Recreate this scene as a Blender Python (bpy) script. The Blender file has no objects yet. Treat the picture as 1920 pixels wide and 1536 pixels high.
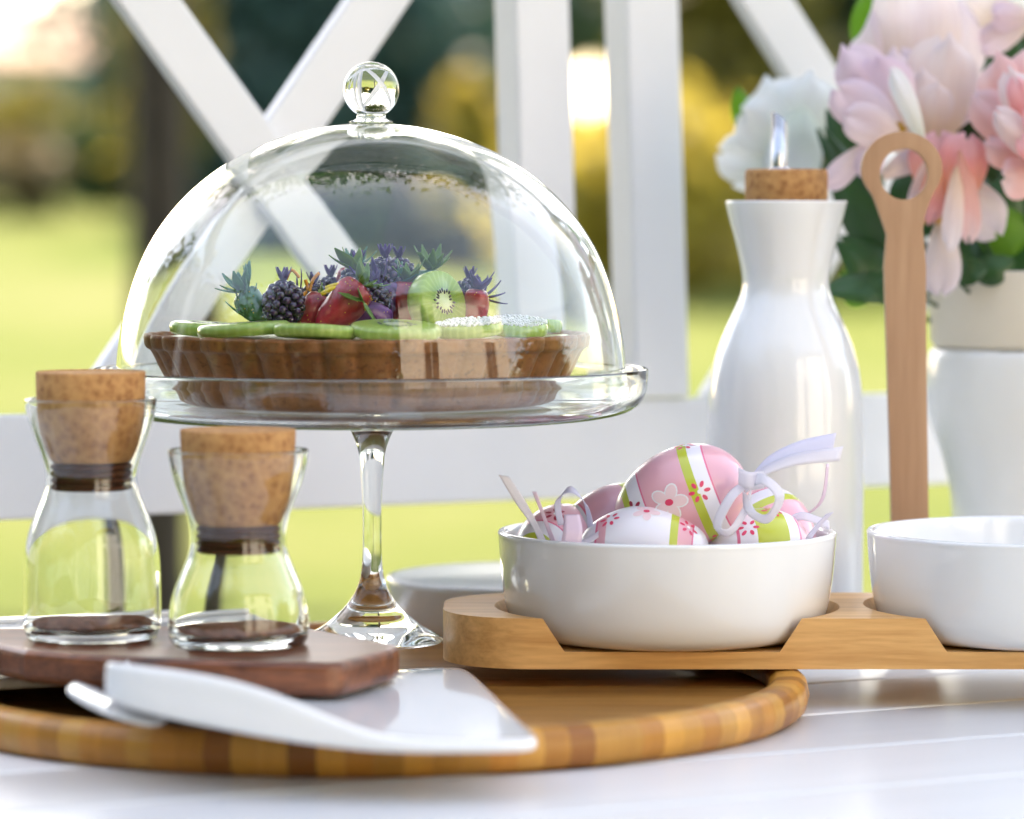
import bpy, bmesh, math, random
import numpy as np
from mathutils import Vector, Matrix, Quaternion

random.seed(7)
RNG = np.random.RandomState(11)
R = math.radians
scene = bpy.context.scene
COL = scene.collection

# ------------------------------------------------------------------ camera
TZ = 0.75                      # table top height
F = 6400.0                     # focal length in pixels of the 1920 px wide frame
HC = 0.243                     # lens above table top
PITCH = math.atan(338.0 / F)
CAMP = Vector((0, 0, TZ + HC))
cam_d = bpy.data.cameras.new('camera')
cam_d.sensor_width = 36
cam_d.lens = 36 * F / 1920
cam_d.clip_start = 0.05
cam_d.clip_end = 600
cam_d.dof.use_dof = True
cam_d.dof.focus_distance = 1.755
cam_d.dof.aperture_fstop = 4.6
cam = bpy.data.objects.new('camera', cam_d)
cam.location = CAMP
cam.rotation_euler = (math.pi / 2 - PITCH, 0, 0)
COL.objects.link(cam)
scene.camera = cam

# ------------------------------------------------------------------ light
SUN_EL, SUN_AZ = 50.0, -8.0    # azimuth measured from +Y (away from lens), negative = left
world = bpy.data.worlds.new('World')
scene.world = world
world.use_nodes = True
wn = world.node_tree
wn.nodes.clear()
wo = wn.nodes.new('ShaderNodeOutputWorld')
bg = wn.nodes.new('ShaderNodeBackground')
sky = wn.nodes.new('ShaderNodeTexSky')
sky.sky_type = 'NISHITA'
sky.sun_disc = False
sky.sun_elevation = R(SUN_EL)
sky.sun_rotation = R(SUN_AZ)
sky.air_density = 1.0
sky.dust_density = 1.5
sky.ozone_density = 0.5
bg.inputs['Strength'].default_value = 0.15
wn.links.new(sky.outputs[0], bg.inputs['Color'])
wn.links.new(bg.outputs[0], wo.inputs['Surface'])

sun_d = bpy.data.lights.new('sun', 'SUN')
sun_d.energy = 2.2
sun_d.angle = R(0.53)
sun_d.color = (1.0, 0.95, 0.87)
sun = bpy.data.objects.new('sun', sun_d)
sdir = Vector((math.sin(R(SUN_AZ)) * math.cos(R(SUN_EL)), math.cos(R(SUN_AZ)) * math.cos(R(SUN_EL)), math.sin(R(SUN_EL))))
sun.rotation_euler = sdir.to_track_quat('Z', 'Y').to_euler()
sun.location = (0, 0, 12)
COL.objects.link(sun)

scene.view_settings.view_transform = 'Standard'
scene.view_settings.look = 'None'
scene.view_settings.gamma = 1
scene.view_settings.use_curve_mapping = False
scene.view_settings.exposure = 2.68
scene.view_settings.use_white_balance = True
scene.view_settings.white_balance_temperature = 8800
scene.view_settings.white_balance_tint = 14
scene.render.engine = 'CYCLES'
cy = scene.cycles
cy.use_denoising = True
try:
    cy.denoiser = 'OPENIMAGEDENOISE'
except Exception:
    pass
cy.max_bounces = 24
cy.transmission_bounces = 20
cy.glossy_bounces = 8
cy.diffuse_bounces = 4
cy.transparent_max_bounces = 16
cy.caustics_refractive = True
cy.caustics_reflective = True
cy.sample_clamp_indirect = 6
cy.blur_glossy = 0.3
cy.use_adaptive_sampling = False

# ------------------------------------------------------------------ helpers
def P(px, py, Y):
    """world point seen at photograph pixel (px,py) whose world y is Y"""
    u, v = (px - 960) / F, (768 - py) / F
    c, s = math.cos(PITCH), math.sin(PITCH)
    d = Vector((u, c + v * s, -s + v * c))
    return CAMP + d * (Y / d.y)

def on_plane(px, py, p0, n):
    u, v = (px - 960) / F, (768 - py) / F
    c, s = math.cos(PITCH), math.sin(PITCH)
    d = Vector((u, c + v * s, -s + v * c))
    return CAMP + d * ((p0 - CAMP).dot(n) / d.dot(n))

def link(o, parent=None):
    COL.objects.link(o)
    if parent:
        o.parent = parent
    return o

def tag(o, label=None, cat=None, group=None, kind=None):
    if label: o['label'] = label
    if cat: o['category'] = cat
    if group: o['group'] = group
    if kind: o['kind'] = kind
    return o

def thing(name, loc, label, cat, group=None, rot=(0, 0, 0)):
    o = bpy.data.objects.new(name, None)
    o.empty_display_size = 0.02
    o.location = loc
    o.rotation_euler = rot
    COL.objects.link(o)
    return tag(o, label, cat, group)

def obj(name, bm, mat, parent=None, smooth=True, bevel=0, sub=0, loc=None, rot=None, solid=0):
    me = bpy.data.meshes.new(name)
    bmesh.ops.recalc_face_normals(bm, faces=bm.faces)
    bm.to_mesh(me)
    bm.free()
    if mat: me.materials.append(mat)
    if smooth:
        me.polygons.foreach_set('use_smooth', [True] * len(me.polygons))
    o = bpy.data.objects.new(name, me)
    link(o, parent)
    if loc is not None: o.location = loc
    if rot is not None: o.rotation_euler = rot
    if solid:
        m = o.modifiers.new('solidify', 'SOLIDIFY'); m.thickness = solid; m.offset = 0
    if bevel:
        m = o.modifiers.new('bevel', 'BEVEL'); m.width = bevel; m.segments = 3; m.limit_method = 'ANGLE'; m.angle_limit = R(35)
        m.harden_normals = False
        if smooth:
            try: me.set_sharp_from_angle(angle=R(40))
            except Exception: pass
    if sub:
        m = o.modifiers.new('sub', 'SUBSURF'); m.levels = sub; m.render_levels = sub
    return o

def lathe(prof, seg=96, fn=None, close=False):
    """prof list of (r,z) from bottom axis round; r==0 makes a pole"""
    bm = bmesh.new()
    rings = []
    for (r, z) in prof:
        if r <= 1e-7:
            rings.append([bm.verts.new((0, 0, z))])
        else:
            ring = []
            for i in range(seg):
                a = 2 * math.pi * i / seg
                rr, zz = (r, z) if fn is None else fn(r, z, a)
                ring.append(bm.verts.new((rr * math.cos(a), rr * math.sin(a), zz)))
            rings.append(ring)
    pairs = list(zip(rings[:-1], rings[1:]))
    if close: pairs.append((rings[-1], rings[0]))
    for a, b in pairs:
        if len(a) == 1 and len(b) == 1: continue
        for i in range(seg):
            j = (i + 1) % seg
            if len(a) == 1: bm.faces.new((a[0], b[i], b[j]))
            elif len(b) == 1: bm.faces.new((a[i], a[j], b[0]))
            else: bm.faces.new((a[i], a[j], b[j], b[i]))
    return bm

def smooth_prof(pts, n=5):
    """Catmull-Rom through profile points"""
    out = []
    for i in range(len(pts) - 1):
        p0 = pts[max(i - 1, 0)]; p1 = pts[i]; p2 = pts[i + 1]; p3 = pts[min(i + 2, len(pts) - 1)]
        for k in range(n):
            t = k / n
            out.append(tuple(0.5 * ((2 * p1[j]) + (-p0[j] + p2[j]) * t + (2 * p0[j] - 5 * p1[j] + 4 * p2[j] - p3[j]) * t * t + (-p0[j] + 3 * p1[j] - 3 * p2[j] + p3[j]) * t ** 3) for j in range(len(p1))))
    out.append(tuple(pts[-1]))
    return out

def offset_prof(prof, t):
    """shift a (r,z) polyline sideways by t (towards the axis)"""
    out = []
    for i, (r, z) in enumerate(prof):
        a = prof[max(i - 1, 0)]; b = prof[min(i + 1, len(prof) - 1)]
        dr, dz = b[0] - a[0], b[1] - a[1]
        l = math.hypot(dr, dz) or 1
        out.append((max(r - dz / l * t, 0.0), z + dr / l * t))
    return out

def prism(poly, z0, z1):
    bm = bmesh.new()
    lo = [bm.verts.new((x, y, z0)) for x, y in poly]
    hi = [bm.verts.new((x, y, z1)) for x, y in poly]
    n = len(poly)
    for i in range(n):
        j = (i + 1) % n
        bm.faces.new((lo[i], lo[j], hi[j], hi[i]))
    bm.faces.new(hi); bm.faces.new(lo[::-1])
    return bm

def box(bm, c, s, rot=None):
    m = Matrix.Translation(c)
    if rot is not None: m = m @ rot.to_4x4()
    m = m @ Matrix.Diagonal((s[0], s[1], s[2], 1))
    bmesh.ops.create_cube(bm, size=1, matrix=m)
    return bm

def tube(bm, pts, rad, seg=8, cap=True):
    pts = [Vector(p) for p in pts]
    if not hasattr(rad, '__len__'): rad = [rad] * len(pts)
    rings = []
    up = Vector((0.3, 0.1, 1)).normalized()
    for i, p in enumerate(pts):
        t = (pts[min(i + 1, len(pts) - 1)] - pts[max(i - 1, 0)]).normalized()
        a = t.cross(up)
        if a.length < 1e-3: a = t.cross(Vector((1, 0, 0)))
        a.normalize(); b = t.cross(a)
        rings.append([bm.verts.new(p + (a * math.cos(2 * math.pi * k / seg) + b * math.sin(2 * math.pi * k / seg)) * rad[i]) for k in range(seg)])
    for a, b in zip(rings[:-1], rings[1:]):
        for k in range(seg):
            bm.faces.new((a[k], a[(k + 1) % seg], b[(k + 1) % seg], b[k]))
    if cap:
        bm.faces.new(rings[0][::-1]); bm.faces.new(rings[-1])
    return bm

def strip(pts, wid, thick=0.0004, widths=None):
    """ribbon: path points and width vectors"""
    bm = bmesh.new()
    pp = smooth_prof([tuple(p) for p in pts], 6)
    if isinstance(wid, list): ww = smooth_prof([tuple(w) for w in wid], 6)
    else: ww = [tuple(wid)] * len(pp)
    a = []; b = []
    for i, (p, w) in enumerate(zip(pp, ww)):
        p = Vector(p); w = Vector(w)
        if widths: w = w * widths[min(int(i / len(pp) * len(widths)), len(widths) - 1)]
        a.append([bm.verts.new(p + w * (k / 4 - .5)) for k in range(5)])
    for r0, r1 in zip(a[:-1], a[1:]):
        for k in range(4):
            bm.faces.new((r0[k], r0[k + 1], r1[k + 1], r1[k]))
    return bm

# ------------------------------------------------------------------ materials
MATS = {}
def nodes(name):
    m = bpy.data.materials.new(name); m.use_nodes = True
    nt = m.node_tree
    b = nt.nodes['Principled BSDF']
    MATS[name] = m
    return m, nt, b

def N(nt, t, **kw):
    n = nt.nodes.new(t)
    for k, v in kw.items():
        if k.startswith('i_'): n.inputs[k[2:].replace('_', ' ')].default_value = v
        else: setattr(n, k, v)
    return n

def coords(nt, scale=(1, 1, 1), rot=(0, 0, 0), kind='Object'):
    tc = N(nt, 'ShaderNodeTexCoord'); mp = N(nt, 'ShaderNodeMapping')
    mp.inputs['Scale'].default_value = scale
    mp.inputs['Rotation'].default_value = rot
    nt.links.new(tc.outputs[kind], mp.inputs['Vector'])
    return mp.outputs[0]

def ramp(nt, fac, stops, interp='LINEAR'):
    r = N(nt, 'ShaderNodeValToRGB')
    r.color_ramp.interpolation = interp
    e = r.color_ramp.elements
    while len(e) < len(stops): e.new(0.5)
    for k, (p, c) in enumerate(stops):
        e[k].position = p; e[k].color = (*c, 1) if len(c) == 3 else c
    nt.links.new(fac, r.inputs[0])
    return r.outputs[0]

def noise(nt, vec, scale=5, detail=4, rough=0.5, dist=0):
    n = N(nt, 'ShaderNodeTexNoise')
    n.inputs['Scale'].default_value = scale; n.inputs['Detail'].default_value = detail
    n.inputs['Roughness'].default_value = rough; n.inputs['Distortion'].default_value = dist
    if vec is not None: nt.links.new(vec, n.inputs['Vector'])
    return n.outputs[0]

def bump(nt, b, h, strength=0.2, dist=0.001):
    n = N(nt, 'ShaderNodeBump')
    n.inputs['Strength'].default_value = strength; n.inputs['Distance'].default_value = dist
    nt.links.new(h, n.inputs['Height']); nt.links.new(n.outputs[0], b.inputs['Normal'])

def simple(name, col, rough=0.5, spec=0.5, var=0.0, vscale=20, bmp=0, coat=0, metal=0, sss=0, trans=0):
    m, nt, b = nodes(name)
    b.inputs['Roughness'].default_value = rough
    b.inputs['Specular IOR Level'].default_value = spec
    b.inputs['Metallic'].default_value = metal
    b.inputs['Coat Weight'].default_value = coat
    b.inputs['Coat Roughness'].default_value = 0.05
    if sss:
        b.inputs['Subsurface Weight'].default_value = sss
        b.inputs['Subsurface Radius'].default_value = (0.01, 0.006, 0.004)
        b.inputs['Subsurface Scale'].default_value = 0.5
    b.inputs['Base Color'].default_value = (*col, 1)
    if var or bmp:
        v = coords(nt)
        n = noise(nt, v, vscale, 5, 0.6)
        if var:
            lo = tuple(c * (1 - var) for c in col); hi = tuple(min(c * (1 + var), 1) for c in col)
            nt.links.new(ramp(nt, n, [(0.3, lo), (0.7, hi)]), b.inputs['Base Color'])
        if bmp: bump(nt, b, n, bmp, 0.002)
    if trans:
        tr = N(nt, 'ShaderNodeBsdfTranslucent'); tr.inputs[0].default_value = (*[min(1, c * 1.15) for c in col], 1)
        mx = N(nt, 'ShaderNodeMixShader'); mx.inputs[0].default_value = trans
        out = nt.nodes['Material Output']
        nt.links.new(b.outputs[0], mx.inputs[1]); nt.links.new(tr.outputs[0], mx.inputs[2]); nt.links.new(mx.outputs[0], out.inputs[0])
    return m

def wood(name, dark, light, axis='X', scale=1.0, rough=0.45, fine=1.0, coat=0.0, contrast=0.5):
    m, nt, b = nodes(name)
    sc = {'X': (3, 40, 40), 'Y': (40, 3, 40), 'Z': (40, 40, 3)}[axis]
    inf = N(nt, 'ShaderNodeObjectInfo')
    tc = N(nt, 'ShaderNodeTexCoord')
    add = N(nt, 'ShaderNodeVectorMath', operation='ADD')
    mulr = N(nt, 'ShaderNodeVectorMath', operation='SCALE'); mulr.inputs['Scale'].default_value = 7.3
    cmb = N(nt, 'ShaderNodeCombineXYZ')
    for k in range(3): nt.links.new(inf.outputs['Random'], cmb.inputs[k])
    nt.links.new(cmb.outputs[0], mulr.inputs[0])
    nt.links.new(tc.outputs['Object'], add.inputs[0]); nt.links.new(mulr.outputs[0], add.inputs[1])
    mp = N(nt, 'ShaderNodeMapping'); mp.inputs['Scale'].default_value = tuple(s * scale for s in sc)
    nt.links.new(add.outputs[0], mp.inputs['Vector'])
    n1 = noise(nt, mp.outputs[0], 1.6, 6, 0.6, 0.6)
    n2 = noise(nt, mp.outputs[0], 7, 3, 0.5, 0.2)
    mix = N(nt, 'ShaderNodeMix', data_type='FLOAT'); mix.inputs[0].default_value = 0.3
    nt.links.new(n1, mix.inputs[2]); nt.links.new(n2, mix.inputs[3])
    col = ramp(nt, mix.outputs[0], [(0.5 - contrast * 0.35, dark), (0.5 + contrast * 0.35, light)])
    hs = N(nt, 'ShaderNodeHueSaturation')
    mr = N(nt, 'ShaderNodeMapRange'); mr.inputs['To Min'].default_value = 0.82; mr.inputs['To Max'].default_value = 1.15
    nt.links.new(inf.outputs['Random'], mr.inputs[0]); nt.links.new(mr.outputs[0], hs.inputs['Value'])
    nt.links.new(col, hs.inputs['Color']); nt.links.new(hs.outputs[0], b.inputs['Base Color'])
    b.inputs['Roughness'].default_value = rough
    b.inputs['Specular IOR Level'].default_value = 0.35
    b.inputs['Coat Weight'].default_value = coat
    b.inputs['Coat Roughness'].default_value = 0.2
    bump(nt, b, n2, 0.12 * fine, 0.0008)
    return m

def glass(name, tint=(1, 1, 1), ior=1.47):
    m = bpy.data.materials.new(name); m.use_nodes = True
    nt = m.node_tree; nt.nodes.clear()
    o = nt.nodes.new('ShaderNodeOutputMaterial'); g = nt.nodes.new('ShaderNodeBsdfGlass')
    g.inputs['Color'].default_value = (*tint, 1); g.inputs['Roughness'].default_value = 0; g.inputs['IOR'].default_value = ior
    nt.links.new(g.outputs[0], o.inputs[0])
    return m

GLASS = glass('clear_glass', (0.985, 0.995, 0.99), 1.46)
PORC = simple('glazed_porcelain', (0.80, 0.80, 0.79), rough=0.07, spec=0.5, coat=0.4, vscale=38, bmp=0.035)
PORC2 = simple('satin_porcelain', (0.77, 0.78, 0.78), rough=0.16, spec=0.5, coat=0.25, var=0.02, vscale=30)
WPAINT = simple('white_gloss_paint', (0.69, 0.69, 0.70), rough=0.42, spec=0.5, var=0.03, vscale=9, bmp=0.03)
METAL = simple('polished_steel', (0.55, 0.55, 0.56), rough=0.22, metal=1)
BAMBOO = wood('bamboo_wood', (0.50, 0.235, 0.072), (0.80, 0.46, 0.185), 'X', 1.8, rough=0.45, contrast=0.6)
WALNUT = wood('walnut_wood', (0.045, 0.012, 0.005), (0.28, 0.092, 0.038), 'X', 1.5, rough=0.36, contrast=0.5, coat=0.15)
TEAK = [wood('acacia_wood_%s' % k, a, b_, 'Z', 0.9, rough=0.4, contrast=0.8, coat=0.15) for k, a, b_ in
        (('light', (0.48, 0.20, 0.030), (0.66, 0.32, 0.060)), ('mid', (0.38, 0.14, 0.020), (0.54, 0.225, 0.035)), ('dark', (0.24, 0.075, 0.012), (0.38, 0.14, 0.024)))]
TEAKF = wood('acacia_floor', (0.26, 0.095, 0.02), (0.52, 0.24, 0.055), 'X', 1.0, rough=0.4, contrast=0.7, coat=0.1)
SPOONW = wood('pale_beech_wood', (0.40, 0.20, 0.105), (0.62, 0.37, 0.22), 'Z', 1.1, rough=0.5, contrast=0.9)

def cork_mat():
    m, nt, b = nodes('cork')
    v = coords(nt)
    n = noise(nt, v, 380, 6, 0.75, 0.4)
    n2 = noise(nt, v, 90, 3, 0.5)
    vo = N(nt, 'ShaderNodeTexVoronoi'); vo.inputs['Scale'].default_value = 210; nt.links.new(v, vo.inputs['Vector'])
    mx = N(nt, 'ShaderNodeMix', data_type='FLOAT'); mx.inputs[0].default_value = 0.35
    nt.links.new(n, mx.inputs[2]); nt.links.new(vo.outputs['Distance'], mx.inputs[3])
    c = ramp(nt, mx.outputs[0], [(0.26, (0.24, 0.085, 0.025)), (0.42, (0.45, 0.20, 0.068)), (0.62, (0.60, 0.31, 0.115))])
    c2 = ramp(nt, n2, [(0.3, (0.86, 0.83, 0.80)), (0.7, (1, 1, 1))])
    mm = N(nt, 'ShaderNodeMix', data_type='RGBA', blend_type='MULTIPLY'); mm.inputs[0].default_value = 1
    nt.links.new(c, mm.inputs[6]); nt.links.new(c2, mm.inputs[7]); nt.links.new(mm.outputs[2], b.inputs['Base Color'])
    b.inputs['Roughness'].default_value = 0.8
    bump(nt, b, n, 0.5, 0.001)
    return m
CORK = cork_mat()
GRIP = simple('brown_rubber_seal', (0.085, 0.026, 0.012), rough=0.7, spec=.1)

def leaf_mat(name, c1, c2, trans=0.45, rough=0.45):
    m, nt, b = nodes(name)
    g = N(nt, 'ShaderNodeNewGeometry')
    col = ramp(nt, g.outputs['Random Per Island'], [(0.0, c1), (1.0, c2)])
    nt.links.new(col, b.inputs['Base Color'])
    b.inputs['Roughness'].default_value = rough
    tr = N(nt, 'ShaderNodeBsdfTranslucent'); nt.links.new(col, tr.inputs[0])
    mx = N(nt, 'ShaderNodeMixShader'); mx.inputs[0].default_value = trans
    out = nt.nodes['Material Output']
    nt.links.new(b.outputs[0], mx.inputs[1]); nt.links.new(tr.outputs[0], mx.inputs[2]); nt.links.new(mx.outputs[0], out.inputs[0])
    return m
LEAF_BLUE = leaf_mat('blue_green_needles', (0.025, 0.07, 0.06), (0.06, 0.14, 0.12), 0.35)
LEAF_DARK = leaf_mat('dark_green_leaves', (0.018, 0.05, 0.018), (0.07, 0.12, 0.04), 0.4)
LEAF_MID = leaf_mat('mid_green_leaves', (0.05, 0.10, 0.015), (0.14, 0.19, 0.03), 0.45)
LEAF_GOLD = leaf_mat('golden_autumn_leaves', (0.32, 0.24, 0.03), (0.50, 0.42, 0.09), 0.55)
LEAF_OCHRE = leaf_mat('olive_ochre_leaves', (0.09, 0.09, 0.02), (0.28, 0.23, 0.04), 0.5)
LEAF_TAN = leaf_mat('tan_hedge_leaves', (0.16, 0.12, 0.06), (0.30, 0.24, 0.13), 0.3)
BARK = simple('dark_bark', (0.045, 0.033, 0.024), rough=0.9, var=0.35, vscale=14, bmp=0.6)

# ------------------------------------------------------------------ ground
def ground_z(x, y):
    """lawn level, gently rising away from the terrace, more to the left"""
    t = min(max(0.0, (y - 11) / 16.0), 1.0)
    left = 1.0 / (1.0 + math.exp((x + 0.7) * 0.9))
    return (0.48 + 0.72 * left) * t ** 1.15 + max(0.0, min(y, 90) - 27) * 0.012

def make_lawn():
    bm = bmesh.new()
    ys = list(np.concatenate([np.arange(-120, -12, 12), np.arange(-12, 60, 1.5), np.arange(60, 200, 12)]))
    xs = list(np.concatenate([np.arange(-120, -14, 12), np.arange(-14, 14.1, 1.4), np.arange(26, 130, 12)]))
    g = [[bm.verts.new((x, y, ground_z(x, y) + 0.01 * math.sin(x * 1.3 + y * .7))) for x in xs] for y in ys]
    for i in range(len(ys) - 1):
        for j in range(len(xs) - 1):
            bm.faces.new((g[i][j], g[i][j + 1], g[i + 1][j + 1], g[i + 1][j]))
    m, nt, b = nodes('lawn_grass')
    v = coords(nt)
    n1 = noise(nt, v, 0.33, 6, 0.65); n2 = noise(nt, v, 60, 3, 0.6)
    mx = N(nt, 'ShaderNodeMix', data_type='FLOAT'); mx.inputs[0].default_value = 0.35
    nt.links.new(n1, mx.inputs[2]); nt.links.new(n2, mx.inputs[3])
    c = ramp(nt, mx.outputs[0], [(0.36, (0.034, 0.074, 0.003)), (0.5, (0.076, 0.106, 0.010)), (0.62, (0.118, 0.132, 0.044))])
    nt.links.new(c, b.inputs['Base Color']); b.inputs['Roughness'].default_value = 0.9
    b.inputs['Specular IOR Level'].default_value = 0.1
    bump(nt, b, n2, 0.3, 0.02)
    o = obj('lawn', bm, m)
    tag(o, kind='structure')
make_lawn()

# ------------------------------------------------------------------ trees
def leaf_mesh(name, centers, size, mat, parent, flat=0.0):
    n = len(centers)
    d = RNG.normal(size=(n, 3)); d /= np.linalg.norm(d, axis=1)[:, None]
    e = RNG.normal(size=(n, 3)); e -= (e * d).sum(1)[:, None] * d; e /= np.linalg.norm(e, axis=1)[:, None]
    s = size * RNG.uniform(0.6, 1.35, size=(n, 1))
    c = np.asarray(centers)
    v = np.stack([c - d * s, c + e * s * .5, c + d * s, c - e * s * .5], 1).reshape(-1, 3)
    me = bpy.data.meshes.new(name)
    me.vertices.add(4 * n); me.vertices.foreach_set('co', v.ravel())
    me.loops.add(4 * n); me.loops.foreach_set('vertex_index', np.arange(4 * n))
    me.polygons.add(n); me.polygons.foreach_set('loop_start', np.arange(0, 4 * n, 4)); me.polygons.foreach_set('loop_total', np.full(n, 4))
    me.update(calc_edges=True)
    me.materials.append(mat)
    o = bpy.data.objects.new(name, me)
    return link(o, parent)

def tree(label, x, y, h, crown, n, mat, group='trees and shrubs beyond the lawn', size=0.09, trunk_r=0.14, name='garden_tree', cat='tree',
         clumps=26, spread=0.5, trunk_top=0.75, lean=0.0, gaps=(), conifer=False, limbs=6, zc=None):
    z0 = ground_z(x, y)
    t = thing(name, (x, y, z0), label, cat, group)
    rx, ry, rz = crown
    cz = (h - rz) if zc is None else zc
    tp = [(lean * k / 6, 0.05 * math.sin(k * 2.1), h * trunk_top * k / 6) for k in range(7)]
    bm = bmesh.new(); tube(bm, [(0, 0, -0.3)] + tp, [trunk_r * 1.35] + [trunk_r * (1.15 - 0.7 * k / 6) for k in range(7)], 10)
    obj('trunk', bm, BARK, t)
    lt = h * trunk_top
    rnd = random.Random(int(abs(x) * 100 + y * 10))
    for k in range(limbs):
        a = rnd.uniform(0, 6.28); zz = rnd.uniform(max(cz - rz, lt * .35), lt)
        L = rnd.uniform(.5, .85) * rx
        p = [(0, 0, zz), (math.cos(a) * L * .4, math.sin(a) * L * .4, zz + L * .25), (math.cos(a) * L, math.sin(a) * L, zz + L * .5)]
        bm = bmesh.new(); tube(bm, p, [trunk_r * .45, trunk_r * .3, trunk_r * .1], 6); obj('limb', bm, BARK, t)
    cc = []
    while len(cc) < clumps:
        p = RNG.uniform(-1, 1, 3)
        rr = np.linalg.norm(p)
        if rr > 1: continue
        if conifer and math.hypot(p[0], p[1]) > (1 - (p[2] + 1) / 2) + 0.1: continue
        cc.append(p * np.array([rx, ry, rz]) * (0.95 if rr > .4 else .8))
    cc = np.array(cc)
    idx = RNG.randint(0, clumps, n)
    sp = spread * min(rx, rz) * 0.55
    pts = cc[idx] + RNG.normal(size=(n, 3)) * sp * np.array([1, 1, .75])
    pts[:, 2] += cz
    pts = pts[pts[:, 2] > 0.02]
    for (gx, gz, gr) in gaps:   # open windows in the crown where the light comes through
        keep = np.hypot(pts[:, 0] - gx, pts[:, 2] - gz) > gr + size * .75
        pts = pts[keep]
    leaf_mesh('crown', pts, size, mat, t)
    return t

def XZ(px, py, Y):
    p = P(px, py, Y); return p.x, p.z
def bgtree(label, px, ytop, Y, wpx, ybot, n, mat, **kw):
    """tree whose crown spans wpx wide and ytop..ybot in the photograph"""
    x, zt = XZ(px, ytop, Y); _, zb = XZ(px, ybot, Y)
    g = ground_z(x, Y)
    h = zt - g; rz = (zt - zb) / 2; rx = wpx / 2 * Y / F
    kw.setdefault('gaps', [gap(a, b, Y, px, r_) for a, b, r_ in OPENINGS])
    return tree(label, x, Y, h, (rx, rx * .8, rz), n, mat, **kw)
OPENINGS = [(1106, 165, 40), (552, -4, 7)]

def gap(px, py, Y, tpx, rpx):
    """open window in a crown, in the tree's own coordinates"""
    x, z = XZ(px, py, Y); x0, _ = XZ(tpx, py, Y)
    return (x - x0, z - ground_z(x0, Y), rpx * Y / F)

# the tree that shades the table; its trunk stands behind the bench
shade = tree('tall tree whose dark trunk stands on the lawn behind the left X brace', -0.86, 8.3, 10.4, (4.6, 4.8, 2.8), 26000, LEAF_MID,
             group=None, size=0.17, trunk_r=0.066, clumps=90, spread=.55, trunk_top=.8, limbs=10, name='shade_tree')

bgtree('olive golden shrub in front of the far house at the far left', 30, 172, 30, 330, 330, 3500, LEAF_OCHRE, name='garden_shrub', cat='shrub', size=0.13, limbs=2, trunk_r=.04)
bgtree('dark green shrub between the far house and the dark trunk', 205, 215, 28, 170, 388, 3000, LEAF_DARK, name='garden_shrub', cat='shrub', size=0.12, limbs=2, trunk_r=.04)
bgtree('pale tan clipped hedge bush at the far left edge of the lawn', 25, 275, 26.5, 250, 378, 2600, LEAF_TAN, name='garden_shrub', cat='shrub', size=0.1, limbs=2, trunk_r=.04)
bgtree('brownish tree just right of the near dark trunk', 305, -60, 26, 130, 400, 2400, LEAF_OCHRE, size=0.14)
bgtree('blue green conifer seen between the arms of the left X brace', 520, -420, 32, 560, 470, 9000, LEAF_BLUE, size=0.17, clumps=60, spread=.6)
bgtree('dark green tree behind the glass knob and first upright post', 850, -330, 35, 520, 470, 8000, LEAF_DARK, size=0.17, clumps=50, spread=.6)
bgtree('small golden tree left of the first upright post', 895, 150, 28, 100, 330, 900, LEAF_GOLD, size=0.12, trunk_r=.06)
bgtree('large golden leaved tree seen between the two upright posts', 1190, 210, 24.5, 330, 520, 5000, LEAF_GOLD, size=0.12, clumps=50, spread=.6)
bgtree('olive brown tree right of the second upright post', 1390, -260, 27, 340, 560, 6000, LEAF_OCHRE, size=0.15, clumps=40)
bgtree('dark green tree behind the white flower', 1620, -300, 29, 420, 590, 6000, LEAF_DARK, size=0.16, clumps=40)
bgtree('dark green tree behind the pink flowers at the right edge', 1960, -300, 31, 420, 590, 6000, LEAF_DARK, size=0.16, clumps=40)
bgtree('tall far tree filling the gap behind the conifer', 640, -300, 46, 700, 440, 7000, LEAF_DARK, size=0.25, clumps=50)
bgtree('tall far olive tree behind the golden tree', 1240, -300, 46, 700, 520, 7000, LEAF_OCHRE, size=0.25, clumps=50)
# trees on the terrace side, seen only in reflections; leftmost one added against dome glare
for az, d, rz_, r, mt, lb in [
        (-112, 9.5, 2.6, 2.2, LEAF_DARK, 'dark round tree added out of view left of the bench to dim the dome reflection'), (-84, 11, 2.7, 2.5, LEAF_MID, 'low leafy tree left of the terrace'), (-56, 12.5, 2.6, 2.6, LEAF_MID, 'leafy tree on the terrace side left of the table'),
        (-31, 11.5, 3.6, 2.8, LEAF_DARK, 'tall dark tree on the terrace side behind the left jars'), (-6, 12, 4.2, 3.0, LEAF_DARK, 'tallest dark tree straight behind the viewer'),
        (84, 13, 1.6, 2.2, LEAF_MID, 'low leafy tree right of the terrace')]:
    x, y = d * math.sin(R(az)), 1.8 - d * math.cos(R(az))
    tree(lb, x, y, rz_ * 2 + .1, (r, r, rz_), int(2700 * rz_), mt, size=0.29, trunk_r=.16, clumps=int(14 * rz_), group='trees around the terrace', zc=rz_, spread=.75 * r / min(r, rz_))

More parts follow.
